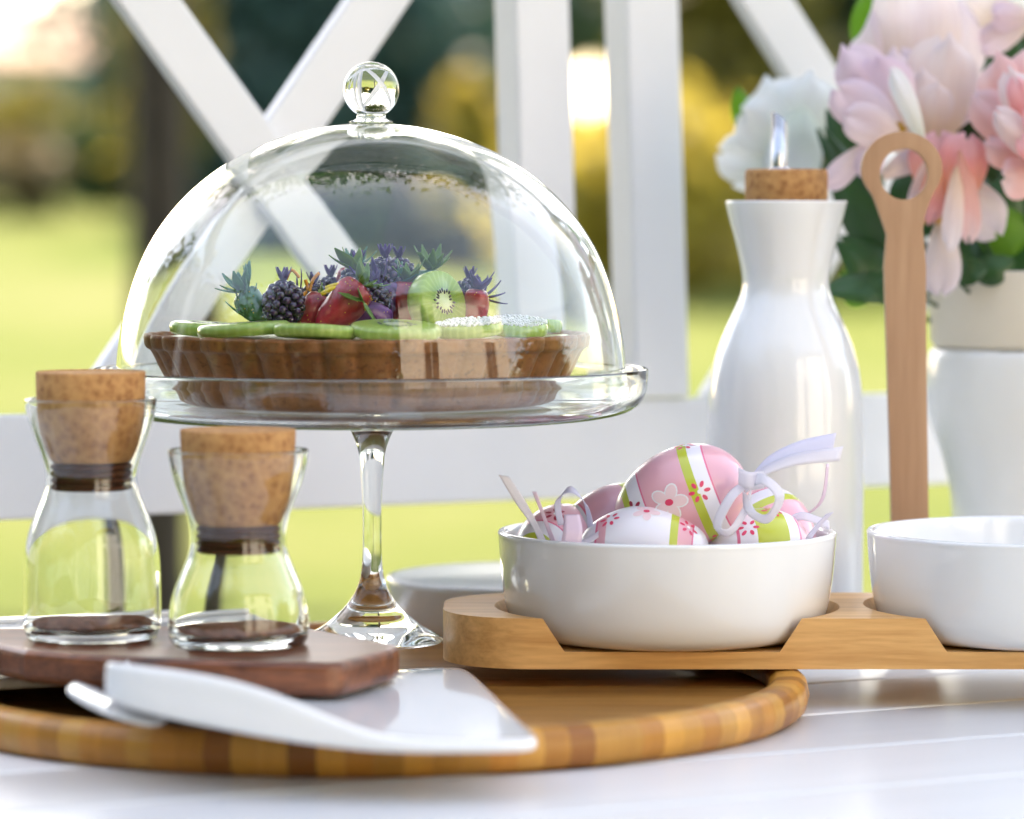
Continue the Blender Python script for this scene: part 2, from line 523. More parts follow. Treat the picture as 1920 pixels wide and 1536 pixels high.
# ------------------------------------------------------------------ far house
def house():
    g = ground_z(-6, 44)
    t = thing('far_house', (-7.4, 46, g), 'low house with pale terracotta roof far behind the lawn at left', 'house')
    wall = simple('cream_render', (0.6, 0.5, 0.4), rough=.9, var=.06, vscale=2)
    tile = simple('pale_terracotta', (0.42, 0.27, 0.2), rough=.85, var=.12, vscale=8, bmp=.3)
    glassd = simple('dark_window_glass', (0.03, 0.035, 0.04), rough=.1)
    frame = simple('window_frame_paint', (0.6, 0.6, 0.58), rough=.5)
    wz = 1.75
    bm = bmesh.new(); box(bm, (0, 0, wz / 2), (6.4, 5, wz)); obj('wall', bm, wall, t, smooth=False)
    bm = bmesh.new()
    pr = [(-3.5, -2.9, wz - .02), (3.1 + .3, -2.9, wz - .02), (3.1 + .3, 2.9, wz - .02), (-3.5, 2.9, wz - .02)]
    v = [bm.verts.new(p) for p in pr] + [bm.verts.new((-3.5, 0, wz + .95)), bm.verts.new((2.2, 0, wz + .85))]
    for f in ((0, 1, 5, 4), (2, 3, 4, 5), (1, 2, 5), (3, 0, 4), (3, 2, 1, 0)): bm.faces.new([v[i] for i in f])
    rf = obj('roof', bm, tile, t, smooth=False)
    bm = bmesh.new(); box(bm, (-1.6, .4, wz + 1.0), (.5, .5, .9)); obj('chimney', bm, wall, rf, smooth=False)
    for k, wx in enumerate((-2.2, 0.0, 2.1)):
        bm = bmesh.new(); box(bm, (wx, -2.53, 1.0), (.9, .06, .95)); w = obj('window', bm, frame, t, smooth=False)
        bm = bmesh.new(); box(bm, (wx, -2.57, 1.0), (.76, .02, .81)); obj('pane', bm, glassd, w, smooth=False)
house()

# ------------------------------------------------------------------ terrace and white house added on the viewer's side for bounce light
def terrace():  # unseen paving, added to throw light up from below
    m, nt, b = nodes('pale_paving')
    v = coords(nt)
    n1 = noise(nt, v, 1.5, 5, .6); n2 = noise(nt, v, 30, 4, .6)
    nt.links.new(ramp(nt, n1, [(.3, (.36, .34, .31)), (.7, (.46, .44, .41))]), b.inputs['Base Color'])
    b.inputs['Roughness'].default_value = .8; bump(nt, b, n2, .2, .004)
    t = thing('bounce_paving', (0, 0, 0), 'pale stone paving added unseen under the table on the viewer side to bounce light', 'terrace')
    t['kind'] = 'structure'; del t['category']
    k = 0
    for ix in range(-3, 5):
        for iy in range(-3, 3):
            bm = bmesh.new(); box(bm, (ix * 1.0, iy * 1.0 + .5, .02), (.985, .985, .04)); obj('slab', bm, m, t, smooth=False)
terrace()

def added_house():  # house added as a sunlit reflector for surfaces facing the lens
    c = Vector((6.0, -4.6, 0))
    t = thing('bounce_house', c, 'white rendered house added on the viewer side to bounce sun onto the table, seen only in reflections', 'house', rot=(0, 0, R(28)))
    wall = simple('white_render', (.80, .795, .77), rough=.9, var=.03, vscale=3, bmp=.1)
    frm = simple('white_frame', (.72, .72, .70), rough=.5)
    gl = MATS['dark_window_glass']
    bm = bmesh.new(); box(bm, (0, -3, 3.0), (8.6, 6, 6.0)); obj('wall', bm, wall, t, smooth=False)
    bm = bmesh.new()
    v = [bm.verts.new(p) for p in ((-4.7, .4, 6.0), (4.7, .4, 6.0), (4.7, -6.4, 6.0), (-4.7, -6.4, 6.0), (-4.7, -3, 8.0), (4.7, -3, 8.0))]
    for f in ((0, 1, 5, 4), (2, 3, 4, 5), (1, 2, 5), (3, 0, 4), (3, 2, 1, 0)): bm.faces.new([v[q] for q in f])
    obj('roof', bm, MATS['pale_terracotta'], t, smooth=False)
    for wx in (-2.2, 2.4):  # openings set for the streaks they leave in the dome's reflection
        for wz, hh in ((1.75, 3.3), (4.75, 1.5)):
            bm = bmesh.new(); box(bm, (wx, .03, wz), (1.0, .06, hh)); w = obj('window', bm, frm, t, smooth=False)
            for sx in (-.24, .24):
                bm = bmesh.new(); box(bm, (wx + sx, .07, wz), (.42, .02, hh - .14)); obj('pane', bm, gl, w, smooth=False)
added_house()

# ------------------------------------------------------------------ bench
U = Vector((1, 0.486, 0)).normalized()           # long direction of bench, table and platter
NV = Vector((U.y, -U.x, 0))                       # towards the lens
LEAN = R(3.5)
BP0 = Vector((-0.297, 1.98, TZ + 0.05))
BUP = (-NV * math.sin(LEAN) + Vector((0, 0, math.cos(LEAN)))).normalized()
BN = U.cross(BUP).normalized()
if BN.dot(NV) < 0: BN = -BN
def bl(px, py):
    """bench-back coordinates (along, up) seen at a photograph pixel"""
    q = on_plane(px, py, BP0, BN) - BP0
    return q.dot(U), q.dot(BUP)
def bplank(name, quad, thick, parent, front=0.0, bev=0.002):
    bm = bmesh.new()
    fr = [bm.verts.new(BP0 + U * a + BUP * b_ + BN * front) for a, b_ in quad]
    bk = [bm.verts.new(BP0 + U * a + BUP * b_ + BN * (front - thick)) for a, b_ in quad]
    n = len(quad)
    bm.faces.new(fr); bm.faces.new(bk[::-1])
    for i in range(n):
        bm.faces.new((fr[i], bk[i], bk[(i + 1) % n], fr[(i + 1) % n]))
    return obj(name, bm, WPAINT, parent, smooth=False, bevel=bev)
def bench():
    t = thing('garden_bench', (0, 0, 0), 'white painted bench backrest with X braces standing behind the table', 'bench')
    a0, r1 = bl(0, 810); a1, r2 = bl(1640, 709)
    _, rb = bl(0, 1006)
    _, rb2 = bl(1640, 886)
    top = (r1 + r2) / 2; bot = (rb + rb2) / 2
    L0, L1 = -0.55, 0.98
    TOPZ = top + .47
    bplank('lower_rail', [(L0, bot), (L1, bot), (L1, top), (L0, top)], .028, t)
    bplank('upper_rail', [(L0, TOPZ), (L1, TOPZ), (L1, TOPZ + .07), (L0, TOPZ + .07)], .028, t)
    def vpost(pxl, pxr, py, th=.032):
        al, _ = bl(pxl, py); ar, _ = bl(pxr, py)
        bplank('post', [(al, top + .0005), (ar, top + .0005), (ar, TOPZ - .0005), (al, TOPZ - .0005)], th, t, front=.002)
        return al, ar
    p1 = vpost(968, 1070, 150); p2 = vpost(1180, 1279, 300)
    # braces of the left X : centre lines through photograph points
    def brace(pa, pb, w, front, lo_clip=True):
        A = Vector(bl(*pa)); B = Vector(bl(*pb))
        d = (B - A).normalized(); n = Vector((-d.y, d.x))
        def atv(off, vv):
            q = A + n * off
            s = (vv - q.y) / d.y
            return (q.x + d.x * s, vv)
        q = [atv(-w / 2, top + .0005), atv(w / 2, top + .0005), atv(w / 2, TOPZ - .0005), atv(-w / 2, TOPZ - .0005)]
        return bplank('brace', q, .014, t, front=front)
    brace((282, 0), (470, 262), .0335, .0)
    brace((728, 0), (578, 222), .0335, -.0145)
    # second X panel, right of the posts
    brace((1440, 0), (1522, 130), .034, .0)
    a, b_ = bl(1440, 0); c, d_ = bl(1522, 130)
    # mirrored arm
    bplank('brace', [(p2[1] + .02, top + .0005), (p2[1] + .062, top + .0005), (p2[1] + .40, TOPZ - .0005), (p2[1] + .358, TOPZ - .0005)], .014, t, front=-.0145)
    # end posts down to the ground, seat and front legs
    for L in (L0 - .02, L1 + .02):
        zlo = (0.0 - BP0.z) / BUP.z
        bplank('leg', [(L - .025, zlo), (L + .025, zlo), (L + .025, TOPZ + .12), (L - .025, TOPZ + .12)], .04, t, front=.004)
    return top, bot
BTOP, BBOT = bench()

# ------------------------------------------------------------------ table
TW = wood('painted_table_plank', (0.74, 0.74, 0.73), (0.80, 0.80, 0.79), 'X', .6, rough=.28, fine=.6)
EDGE0 = Vector((-0.12, 2.02, 0))                 # a point on the back edge
YAW = math.atan2(U.y, U.x)
def table():
    t = thing('garden_table', (EDGE0.x, EDGE0.y, TZ), 'white painted plank table carrying all the crockery', 'table', rot=(0, 0, YAW))
    w = .098; gap = .0035
    ends = (-.95, 1.0)
    for k in range(9):
        y1 = -k * (w + gap); y0 = y1 - w
        bm = bmesh.new(); box(bm, ((ends[0] + ends[1]) / 2, (y0 + y1) / 2, -.011), (ends[1] - ends[0], w, .022))
        obj('plank', bm, TW, t, smooth=False, bevel=.0022)
    D = 9 * (w + gap)
    for yy in (-.03, -D + .03):
        bm = bmesh.new(); box(bm, (.02, yy, -.062), (1.7, .025, .08)); obj('apron', bm, WPAINT, t, smooth=False, bevel=.002)
    for xx in (-.86, .9):
        for yy in (-.06, -D + .06):
            bm = bmesh.new(); box(bm, (xx, yy, -.022 - (TZ - .022) / 2), (.06, .06, TZ - .0225)); obj('leg', bm, WPAINT, t, smooth=False, bevel=.003)
table()

# ------------------------------------------------------------------ platter (glossy white tray under stand and jar)
def platter():
    yaw = math.atan(.42)
    u = Vector((math.cos(yaw), math.sin(yaw), 0)); n = Vector((-u.y, u.x, 0))
    # right end near x=-0.04, front edge through (-0.12,1.70)
    fr = P(745, 1240, 1.722); fr.z = 0
    q = Vector((-.056, 0, 0)); s = (q.x - fr.x) / u.x
    c0 = fr + u * s
    t = thing('serving_platter', (c0.x, c0.y, TZ + .0202), 'thin glossy white rectangular platter beneath the cake stand', 'platter', rot=(0, 0, yaw))
    W, D = .52, .235
    def rr(x0, y0, x1, y1, r, n_=6):
        pts = []
        for cx_, cy_, a0 in ((x1 - r, y0 + r, -90), (x1 - r, y1 - r, 0), (x0 + r, y1 - r, 90), (x0 + r, y0 + r, 180)):
            for k in range(n_ + 1):
                a = R(a0 + 90 * k / n_); pts.append((cx_ + r * math.cos(a), cy_ + r * math.sin(a)))
        return pts
    obj('tray', prism(rr(-W, 0, 0, D, .012), 0, .0055), PORC, t, smooth=False, bevel=.0015)
    # low raised border along the back
    obj('border', prism(rr(-W + .004, D - .010, -.004, D - .004, .002, 3), .0056, .0085), PORC, t, smooth=False, bevel=.001)
platter()
PZ = TZ + .0202 + .0055

# ------------------------------------------------------------------ round serving board
RB = Vector((-0.0735, 1.7205, TZ)); RBR = .2235
def round_board():
    t = thing('round_board', RB, 'round acacia serving board with raised rim made of blocks', 'serving board')
    ns = 108
    tones = [0, 1, 0, 2, 1, 0, 1, 1, 0, 2, 0, 1, 2, 0]
    rnd = random.Random(3)
    ro, ri, h = RBR, RBR - .02, .020
    for k in range(ns):
        a0 = 2 * math.pi * k / ns; a1 = 2 * math.pi * (k + 1) / ns - .0006
        pr = [(ro - .006, 0), (ro - .0015, .004), (ro, .010), (ro - .0015, .0165), (ro - .005, .0195), (ro - .009, h), (ri + .004, .0195), (ri, .016), (ri - .001, 0)]
        bm = bmesh.new(); rings = []
        for a in (a0, (a0 + a1) / 2, a1):
            rings.append([bm.verts.new((r * math.cos(a), r * math.sin(a), z)) for r, z in pr])
        m = len(pr)
        for A, B in zip(rings[:-1], rings[1:]):
            for i in range(m): bm.faces.new((A[i], A[(i + 1) % m], B[(i + 1) % m], B[i]))
        bm.faces.new(rings[0][::-1]); bm.faces.new(rings[-1])
        o = obj('stave', bm, TEAK[0 if rnd.random() < .45 else (1 if rnd.random() < .68 else 2)], t, smooth=False)
        for p in o.data.polygons: p.use_smooth = len(p.vertices) == 4
        try: o.data.set_sharp_from_angle(angle=R(50))
        except Exception: pass
    R2 = ri - .0015
    y = -R2
    while y < R2 - .004:
        y1 = min(y + .034, R2 - .0005)
        ys_ = [y + (y1 - .0006 - y) * k / 6 for k in range(7)]
        pts = [(math.sqrt(max(R2 ** 2 - yy ** 2, 1e-7)), yy) for yy in ys_] + [(-math.sqrt(max(R2 ** 2 - yy ** 2, 1e-7)), yy) for yy in reversed(ys_)]
        obj('plank', prism(pts, .001, .011), TEAKF, t, smooth=False)
        y = y1
round_board()

# ------------------------------------------------------------------ bamboo bowl holder
BZ = TZ + .0206
BY0, BY1, BTH = 1.718, 1.842, .0258
B1 = Vector((P(1250, 1150, 1.78).x, 1.780)); B2 = Vector((P(1250, 1150, 1.78).x + .1935, 1.780))
def bamboo():
    x0 = P(832, 1140, 1.78).x; x1 = .40
    t = thing('bowl_holder', (x0, BY0, BZ), 'long pale bamboo holder with round recesses for the two white bowls', 'bowl holder')
    r = .046
    def outline():
        pts = [(x1, BY0), (x1, BY1)]
        for k in range(9):
            a = R(90 + 90 * k / 8); pts.append((x0 + r + r * math.cos(a), BY1 - r + r * math.sin(a)))
        for k in range(9):
            a = R(180 + 90 * k / 8); pts.append((x0 + r + r * math.cos(a), BY0 + r + r * math.sin(a)))
        return [(p[0] - x0, p[1] - BY0) for p in pts]
    o = obj('board', prism(outline(), 0, BTH), BAMBOO, t, smooth=False)
    for c in (B1, B2):
        cut = lathe([(0, .0088), (.0825, .0088), (.0915, .0288), (0, .0288)], 96)
        me = bpy.data.meshes.new('cut'); bmesh.ops.recalc_face_normals(cut, faces=cut.faces); cut.to_mesh(me); cut.free()
        co = bpy.data.objects.new('cut', me); COL.objects.link(co)
        co.location = (c.x, c.y, BZ)
        bpy.context.view_layer.update()
        m = o.modifiers.new('b', 'BOOLEAN'); m.operation = 'DIFFERENCE'; m.solver = 'EXACT'; m.object = co
        dg = bpy.context.evaluated_depsgraph_get()
        new = bpy.data.meshes.new_from_object(o.evaluated_get(dg))
        o.modifiers.clear(); o.data = new
        bpy.data.objects.remove(co)
    m = o.modifiers.new('bevel', 'BEVEL'); m.width = .0016; m.segments = 2; m.limit_method = 'ANGLE'; m.angle_limit = R(40)
    for p in o.data.polygons: p.use_smooth = True
    try: o.data.set_sharp_from_angle(angle=R(35))
    except Exception: pass
    for fx in (.02, .37):
        bm = bmesh.new(); box(bm, (fx + .012 if fx > .1 else .1, BY1 - BY0 - .02, -.0101), (.012, .03, .0202))
        if fx > .1: obj('foot', bm, BAMBOO, t, smooth=False, bevel=.001)
        else: bm.free()
bamboo()

# ------------------------------------------------------------------ white bowls
def bowl_mesh():
    out = smooth_prof([(.060, 0), (.070, .001), (.0778, .0045), (.0822, .0105), (.0846, .018), (.0864, .030), (.0876, .043), (.0883, .0535)], 4)
    rim = [(.0886, .0549), (.0878, .0560), (.0860, .0562), (.0848, .0553)]
    inn = smooth_prof([(.0842, .0535), (.0834, .043), (.0820, .030), (.0798, .018), (.074, .0095), (.050, .005), (0, .0045)], 4)
    foot = [(0, .001), (.056, .001), (.058, 0)]
    return lathe(foot + out + rim + inn, 128)
def bowl(c, label):
    t = thing('white_bowl', (c.x, c.y, BZ + .0092), label, 'bowl', 'white bowls in the bamboo holder')
    return obj('bowl_body', bowl_mesh(), PORC, t)
bowl(B1, 'white porcelain bowl full of painted eggs in the bamboo holder')
bowl(B2, 'empty looking white porcelain bowl cut by the right edge, in front of the wooden handle')

# ------------------------------------------------------------------ oil bottle
def bottle():
    Y = 1.95; X = P(1473, 700, Y).x; s = Y / F
    t = thing('oil_bottle', (X, Y, TZ), 'tall white porcelain oil bottle with cork and steel pourer', 'bottle')
    zz = lambda y: HC - (y - 430) * s
    pr = [(0, .001), (.036, .001), (.0385, 0), (.0425, .0012)]
    pts = [(144, 1218), (147, 1190), (147.5, 1100), (147.5, 1000), (148, 880), (147, 800), (144, 740), (137, 690), (126, 650), (111, 612), (99, 586), (89, 564), (83, 546), (81, 528), (83, 506), (89, 476), (97, 444), (105, 415), (110, 395), (113, 381)]
    out = smooth_prof([(r * s, zz(y)) for r, y in pts], 4)
    rim = [(113 * s, zz(378.5)), (111.5 * s, zz(377)), (108 * s, zz(377.3)), (106 * s, zz(380))]
    inn = [(96 * s, zz(430)), (80 * s, zz(480)), (74 * s, zz(535)), (74 * s, zz(560)), (100 * s, zz(620)), (126 * s, zz(690)), (140 * s, zz(800)), (140 * s, zz(1190)), (0, zz(1195))]
    obj('bottle_body', lathe(pr + out + rim + inn, 128), PORC, t)
    z1 = zz(318); r = 78 * s; zb = zz(405)
    c = obj('stopper', lathe([(0, zb), (r * .90, zb), (r * .985, zz(378)), (r, zz(330)), (r * .985, zz(322)), (r * .95, z1), (r * .15, z1), (0, z1)], 48), CORK, t)
    # metal pourer: straight tube cut slantwise at the top
    bm = bmesh.new(); n = 28; ro, ri = 14.5 * s, 11 * s
    ztop = lambda a, rr: zz(222) + (-rr / ro * math.cos(a - R(200)) * -11 * s)
    rows = []
    for rr, f in ((ro, lambda a: z1 - .004), (ro, lambda a: ztop(a, ro)), (ri, lambda a: ztop(a, ri) - .0002), (ri, lambda a: z1 - .004)):
        rows.append([bm.verts.new((rr * math.cos(2 * math.pi * k / n), rr * math.sin(2 * math.pi * k / n), f(2 * math.pi * k / n))) for k in range(n)])
    for a, b in zip(rows[:-1], rows[1:]):
        for k in range(n): bm.faces.new((a[k], a[(k + 1) % n], b[(k + 1) % n], b[k]))
    o = obj('pourer', bm, METAL, t, loc=(-14 * s, 0, 0))
    bm = lathe([(0, z1 - .001), (ro * 1.5, z1 - .001), (ro * 1.5, z1 + .0006), (ro * 1.1, z1 + .0012), (0, z1 + .0012)], 28)
    obj('collar', bm, METAL, t, loc=(-14 * s + .0004, 0, 0))
bottle()

# ------------------------------------------------------------------ wooden ring-handled spoon
def spoon():
    Y = 1.905; s = Y / F
    base = P(1706, 900, Y)
    t = thing('wooden_spoon', (base.x, Y, TZ), 'tall pale wooden handle with a ring at the top, between bottle and flowers', 'spoon')
    zz = lambda y: HC - (y - 430) * s
    xx = lambda x, y: P(x, y, Y).x - base.x
    c = (1690, 315)
    # silhouette: outer ring with neck and long shaft
    left = [(1662, 440), (1657, 500), (1660, 600), (1664, 720), (1668, 850), (1671, 990), (1676, 1150)]
    right = [(1722, 440), (1735, 500), (1735, 600), (1736, 720), (1738, 850), (1740, 990), (1736, 1150)]
    ring = []
    for k in range(33):
        a = R(222 - (222 + 42) * k / 32) if False else R(218 - 256 * k / 32)
        ring.append((c[0] + 75.5 * math.cos(a), c[1] + 2 - 69 * math.sin(a)))
    neckL = [(1637, 370), (1648, 400), (1655, 420)]
    neckR = [(1752, 356), (1742, 378), (1733, 405), (1729, 430)]
    pts = list(reversed(left)) + list(reversed(neckL)) + ring + neckR + right[1:]
    pl = [(xx(x, y), zz(y)) for x, y in pts]
    hole = [(xx(c[0] + 4 + 45.5 * math.cos(R(a)), c[1]), zz(c[1] + 12 - 48 * math.sin(R(a)))) for a in range(0, 360, 12)]
    bm = bmesh.new(); th = .0085
    vo = [bm.verts.new((x, 0, z)) for x, z in pl]; vh = [bm.verts.new((x, 0, z)) for x, z in hole]
    eo = [bm.edges.new((vo[i], vo[(i + 1) % len(vo)])) for i in range(len(vo))]
    eh = [bm.edges.new((vh[i], vh[(i + 1) % len(vh)])) for i in range(len(vh))]
    bmesh.ops.triangle_fill(bm, use_beauty=True, use_dissolve=False, edges=eo + eh)
    r = bmesh.ops.extrude_face_region(bm, geom=bm.faces[:])
    vs = [g for g in r['geom'] if isinstance(g, bmesh.types.BMVert)]
    bmesh.ops.translate(bm, verts=vs, vec=(0, th, 0))
    h = obj('handle', bm, SPOONW, t, smooth=True)
    m = h.modifiers.new('bevel', 'BEVEL'); m.width = .0035; m.segments = 4; m.limit_method = 'ANGLE'; m.angle_limit = R(50)
    h.location = (0, -th / 2, 0)
    bm = bmesh.new(); bmesh.ops.create_uvsphere(bm, u_segments=32, v_segments=16, radius=1)
    for v in bm.verts:
        v.co = Vector((v.co.x * .020, v.co.y * .008 + (.004 if abs(v.co.y) < .99 and v.co.y < 0 else 0) * (1 - v.co.x ** 2 - v.co.z ** 2), v.co.z * .0245 + .0245))
    obj('spoon_head', bm, SPOONW, t, loc=(0, 0, 0.0003))
spoon()

# ------------------------------------------------------------------ shallow white dish behind the stand
def dish():
    t = thing('shallow_dish', (.0125, 1.962, TZ), 'blurred low round white ceramic dish, upside down between cake stand foot and egg bowl', 'dish')
    pr = [(0, .002), (.036, .002), (.038, 0), (.042, .0), (.052, .003), (.072, .010), (.081, .022), (.0845, .0400), (.0850, .0425), (.0840, .0436), (.080, .0438), (.05, .0438), (0, .0438)]
    obj('dish_body', lathe(pr, 96), PORC2, t)
dish()

# ------------------------------------------------------------------ glass cake stand with dome
SY = 1.79; SS = SY / F; SX = P(697, 700, SY).x
sz = lambda y: HC - (y - 430) * SS + TZ - PZ        # height above platter for a photograph row
def cake_stand():
    t = thing('cake_stand', (SX, SY, PZ + .0002), 'footed clear glass cake stand carrying the fruit tart', 'cake stand')
    k = SS
    # plate
    under = smooth_prof([(0, sz(791)), (150 * k, sz(790.5)), (300 * k, sz(788.5)), (400 * k, sz(785)), (455 * k, sz(779)), (488 * k, sz(769)), (506 * k, sz(754)), (515.5 * k, sz(733)), (518 * k, sz(712)), (518.5 * k, sz(697))], 5)
    rim = [(518.6 * k, sz(692)), (517 * k, sz(690)), (513 * k, sz(690.5)), (511.5 * k, sz(695))]
    inner = smooth_prof([(511 * k, sz(712)), (508 * k, sz(733)), (499 * k, sz(750)), (482 * k, sz(763)), (450 * k, sz(771)), (396 * k, sz(775)), (300 * k, sz(779)), (150 * k, sz(780.5)), (0, sz(781))], 5)
    obj('glass_plate', lathe(under + rim + inner, 160), GLASS, t)
    st = smooth_prof([(0, .0004), (100 * k, .0002), (128 * k, 0), (133.5 * k, sz(1204.5)), (132 * k, sz(1200)), (118 * k, sz(1190)), (96 * k, sz(1178)), (72 * k, sz(1160)), (50 * k, sz(1138)), (33 * k, sz(1113)), (23 * k, sz(1085)), (18.5 * k, sz(1050)), (17.5 * k, sz(1010)), (18 * k, sz(950)), (20.5 * k, sz(900)), (23.5 * k, sz(862)), (27 * k, sz(842)), (34 * k, sz(822)), (43 * k, sz(804)), (50 * k, sz(794.5)), (49 * k, sz(792.0))], 5)
    st += [(0, sz(791.8))]
    obj('glass_stem', lathe(st, 96), GLASS, t)
cake_stand()

def dome():
    k = SS; zb = sz(771)
    t = thing('glass_dome', (SX, SY, PZ + zb), 'clear glass dome lid with a ball knob covering the fruit tart', 'glass dome')
    z = lambda y: sz(y) - zb
    pts = [(469, 766), (474, 735), (477, 700), (474.5, 660), (468, 615), (458, 570), (443, 520), (423, 472), (397, 428), (364, 386), (322, 345), (272, 308), (215, 278), (155, 255), (95, 240), (45, 233.5)]
    out = smooth_prof([(a * k, z(b)) for a, b in pts], 5)
    inn = offset_prof(out, .0024)
    prof = [(0, z(232.5))] + out[::-1][0:] + [(469 * k, z(768.5)), (466.5 * k, z(769.5)), (463.5 * k, z(768.5))] + inn[1:-1] + [(0, inn[-1][1] - .0001)]
    obj('dome_shell', lathe(prof, 192), GLASS, t)
    # ball knob with short neck
    kp = [(0, z(231.8)), (40 * k, z(231.3)), (41 * k, z(229)), (31 * k, z(226)), (27 * k, z(222.5)), (27.5 * k, z(218))]
    cy_, rr = 170, 52.5
    a0 = math.asin((218 - cy_) / rr * .985)
    for j in range(1, 40):
        a = a0 - (a0 + math.pi / 2) * j / 40
        kp.append((rr * math.cos(a) * k, z(cy_ + rr * math.sin(a))))
    kp.append((0, z(cy_ - rr)))
    obj('knob', lathe(kp, 96), GLASS, t)
dome()

# ------------------------------------------------------------------ fruit tart
TB = sz(771) + PZ            # world z of tart bottom
TRIM = TZ + HC - (626 - 430) * SS   # world z of crust edge
def tart():
    t = thing('fruit_tart', (SX + P(689, 600, SY).x - P(697, 600, SY).x, SY, TB), 'fluted brown pastry tart base filled with cream under the dome', 'tart')
    H = TRIM - TB; NF = 40
    k = SS
    m, nt, b = nodes('baked_crust')
    v = coords(nt)
    n1 = noise(nt, v, 22, 6, .65, .5); n2 = noise(nt, v, 420, 4, .6)
    c = ramp(nt, n1, [(.28, (.17, .052, .012)), (.5, (.26, .088, .022)), (.75, (.38, .145, .040))])
    sp = ramp(nt, n2, [(.34, (.62, .56, .52)), (.46, (1, 1, 1))])
    mm = N(nt, 'ShaderNodeMix', data_type='RGBA', blend_type='MULTIPLY'); mm.inputs[0].default_value = 1
    nt.links.new(c, mm.inputs[6]); nt.links.new(sp, mm.inputs[7]); nt.links.new(mm.outputs[2], b.inputs['Base Color'])
    b.inputs['Roughness'].default_value = .5; b.inputs['Specular IOR Level'].default_value = .35
    bump(nt, b, n2, .35, .001)
    def fl(r, z, a):
        f = max(0.0, min(1.0, (z - .001) / (H * .25)))
        q = abs(math.sin(a * NF / 2))
        return r + f * (.0036 * (q ** .6) - .0024) * (1 if r > 300 * k else 0), z + (.0006 * q if z > H * .9 else 0)
    prof = smooth_prof([(0, 0), (250 * k, 0), (318 * k, .0002), (340 * k, .003), (362 * k, .012), (382 * k, .022), (400 * k, .032), (411 * k, H - .006), (414 * k, H - .0015)], 4) + \
        [(412 * k, H), (406 * k, H + .0002), (400 * k, H - .001), (394 * k, H - .005), (0, H - .005)]
    obj('crust', lathe(prof, NF * 8, fl), m, t)
    cream = simple('pale_custard', (.72, .66, .42), rough=.35, var=.06, vscale=60, bmp=.2, sss=.1)
    obj('custard', lathe([(0, H - .0048), (391 * k, H - .0048), (389 * k, H - .002), (375 * k, H - .0008), (0, H - .0002)], 96,
                         lambda r, z, a: (r, z + .0006 * math.sin(a * 5 + r * 200))), cream, t)
tart()
TTOP = TRIM - .0002

# fruit materials
def kiwi_mat():
    m, nt, b = nodes('kiwi_flesh')
    tc = N(nt, 'ShaderNodeTexCoord'); sp = N(nt, 'ShaderNodeSeparateXYZ'); nt.links.new(tc.outputs['Object'], sp.inputs[0])
    ln = N(nt, 'ShaderNodeVectorMath', operation='LENGTH'); cb = N(nt, 'ShaderNodeCombineXYZ')
    nt.links.new(sp.outputs[0], cb.inputs[0]); nt.links.new(sp.outputs[1], cb.inputs[1]); nt.links.new(cb.outputs[0], ln.inputs[0])
    mr = N(nt, 'ShaderNodeMapRange'); mr.inputs['From Max'].default_value = .026; nt.links.new(ln.outputs['Value'], mr.inputs[0])
    c = ramp(nt, mr.outputs[0], [(0, (.68, .72, .42)), (.2, (.66, .72, .38)), (.28, (.24, .40, .07)), (.5, (.42, .58, .12)), (.85, (.50, .64, .20)), (.97, (.40, .54, .14))])
    at = N(nt, 'ShaderNodeMath', operation='ARCTAN2'); nt.links.new(sp.outputs[1], at.inputs[0]); nt.links.new(sp.outputs[0], at.inputs[1])
    ml = N(nt, 'ShaderNodeMath', operation='MULTIPLY'); ml.inputs[1].default_value = 26; nt.links.new(at.outputs[0], ml.inputs[0])
    sn = N(nt, 'ShaderNodeMath', operation='SINE'); nt.links.new(ml.outputs[0], sn.inputs[0])
    rr = ramp(nt, sn.outputs[0], [(.0, (.78, .84, .7)), (1, (1, 1, 1))])
    mm = N(nt, 'ShaderNodeMix', data_type='RGBA', blend_type='MULTIPLY'); mm.inputs[0].default_value = .8
    nt.links.new(c, mm.inputs[6]); nt.links.new(rr, mm.inputs[7])
    nt.links.new(mm.outputs[2], b.inputs['Base Color'])
    b.inputs['Roughness'].default_value = .22; b.inputs['Subsurface Weight'].default_value = .35
    b.inputs['Subsurface Radius'].default_value = (.004, .006, .002); b.inputs['Subsurface Scale'].default_value = 1
    return m
KIWI = kiwi_mat()
SEED = simple('black_seed', (.012, .01, .012), rough=.3)
SUGAR = simple('sugar_dust', (.85, .85, .85), rough=.7)
BERRY = simple('dark_berry', (.035, .008, .055), rough=.2, coat=.4, var=.4, vscale=90)
PLUMRED = simple('wine_red_fruit', (.38, .015, .035), rough=.3, coat=.3, var=.45, vscale=70, bmp=.2)
PLUMV = simple('violet_fruit_skin', (.12, .02, .16), rough=.35, coat=.2, var=.4, vscale=60)
FRESH = leaf_mat('fresh_green_leaf', (.08, .22, .03), (.20, .36, .06), .35, .35)
TEALLEAF = leaf_mat('teal_green_leaf', (.04, .20, .13), (.09, .32, .18), .3, .35)
PURPLEF = leaf_mat('deep_violet_petal', (.04, .015, .16), (.10, .03, .20), .25, .4)
ORANGE = simple('orange_zest', (.75, .28, .02), rough=.4)
YELLOW = simple('yellow_petal', (.80, .55, .03), rough=.45)

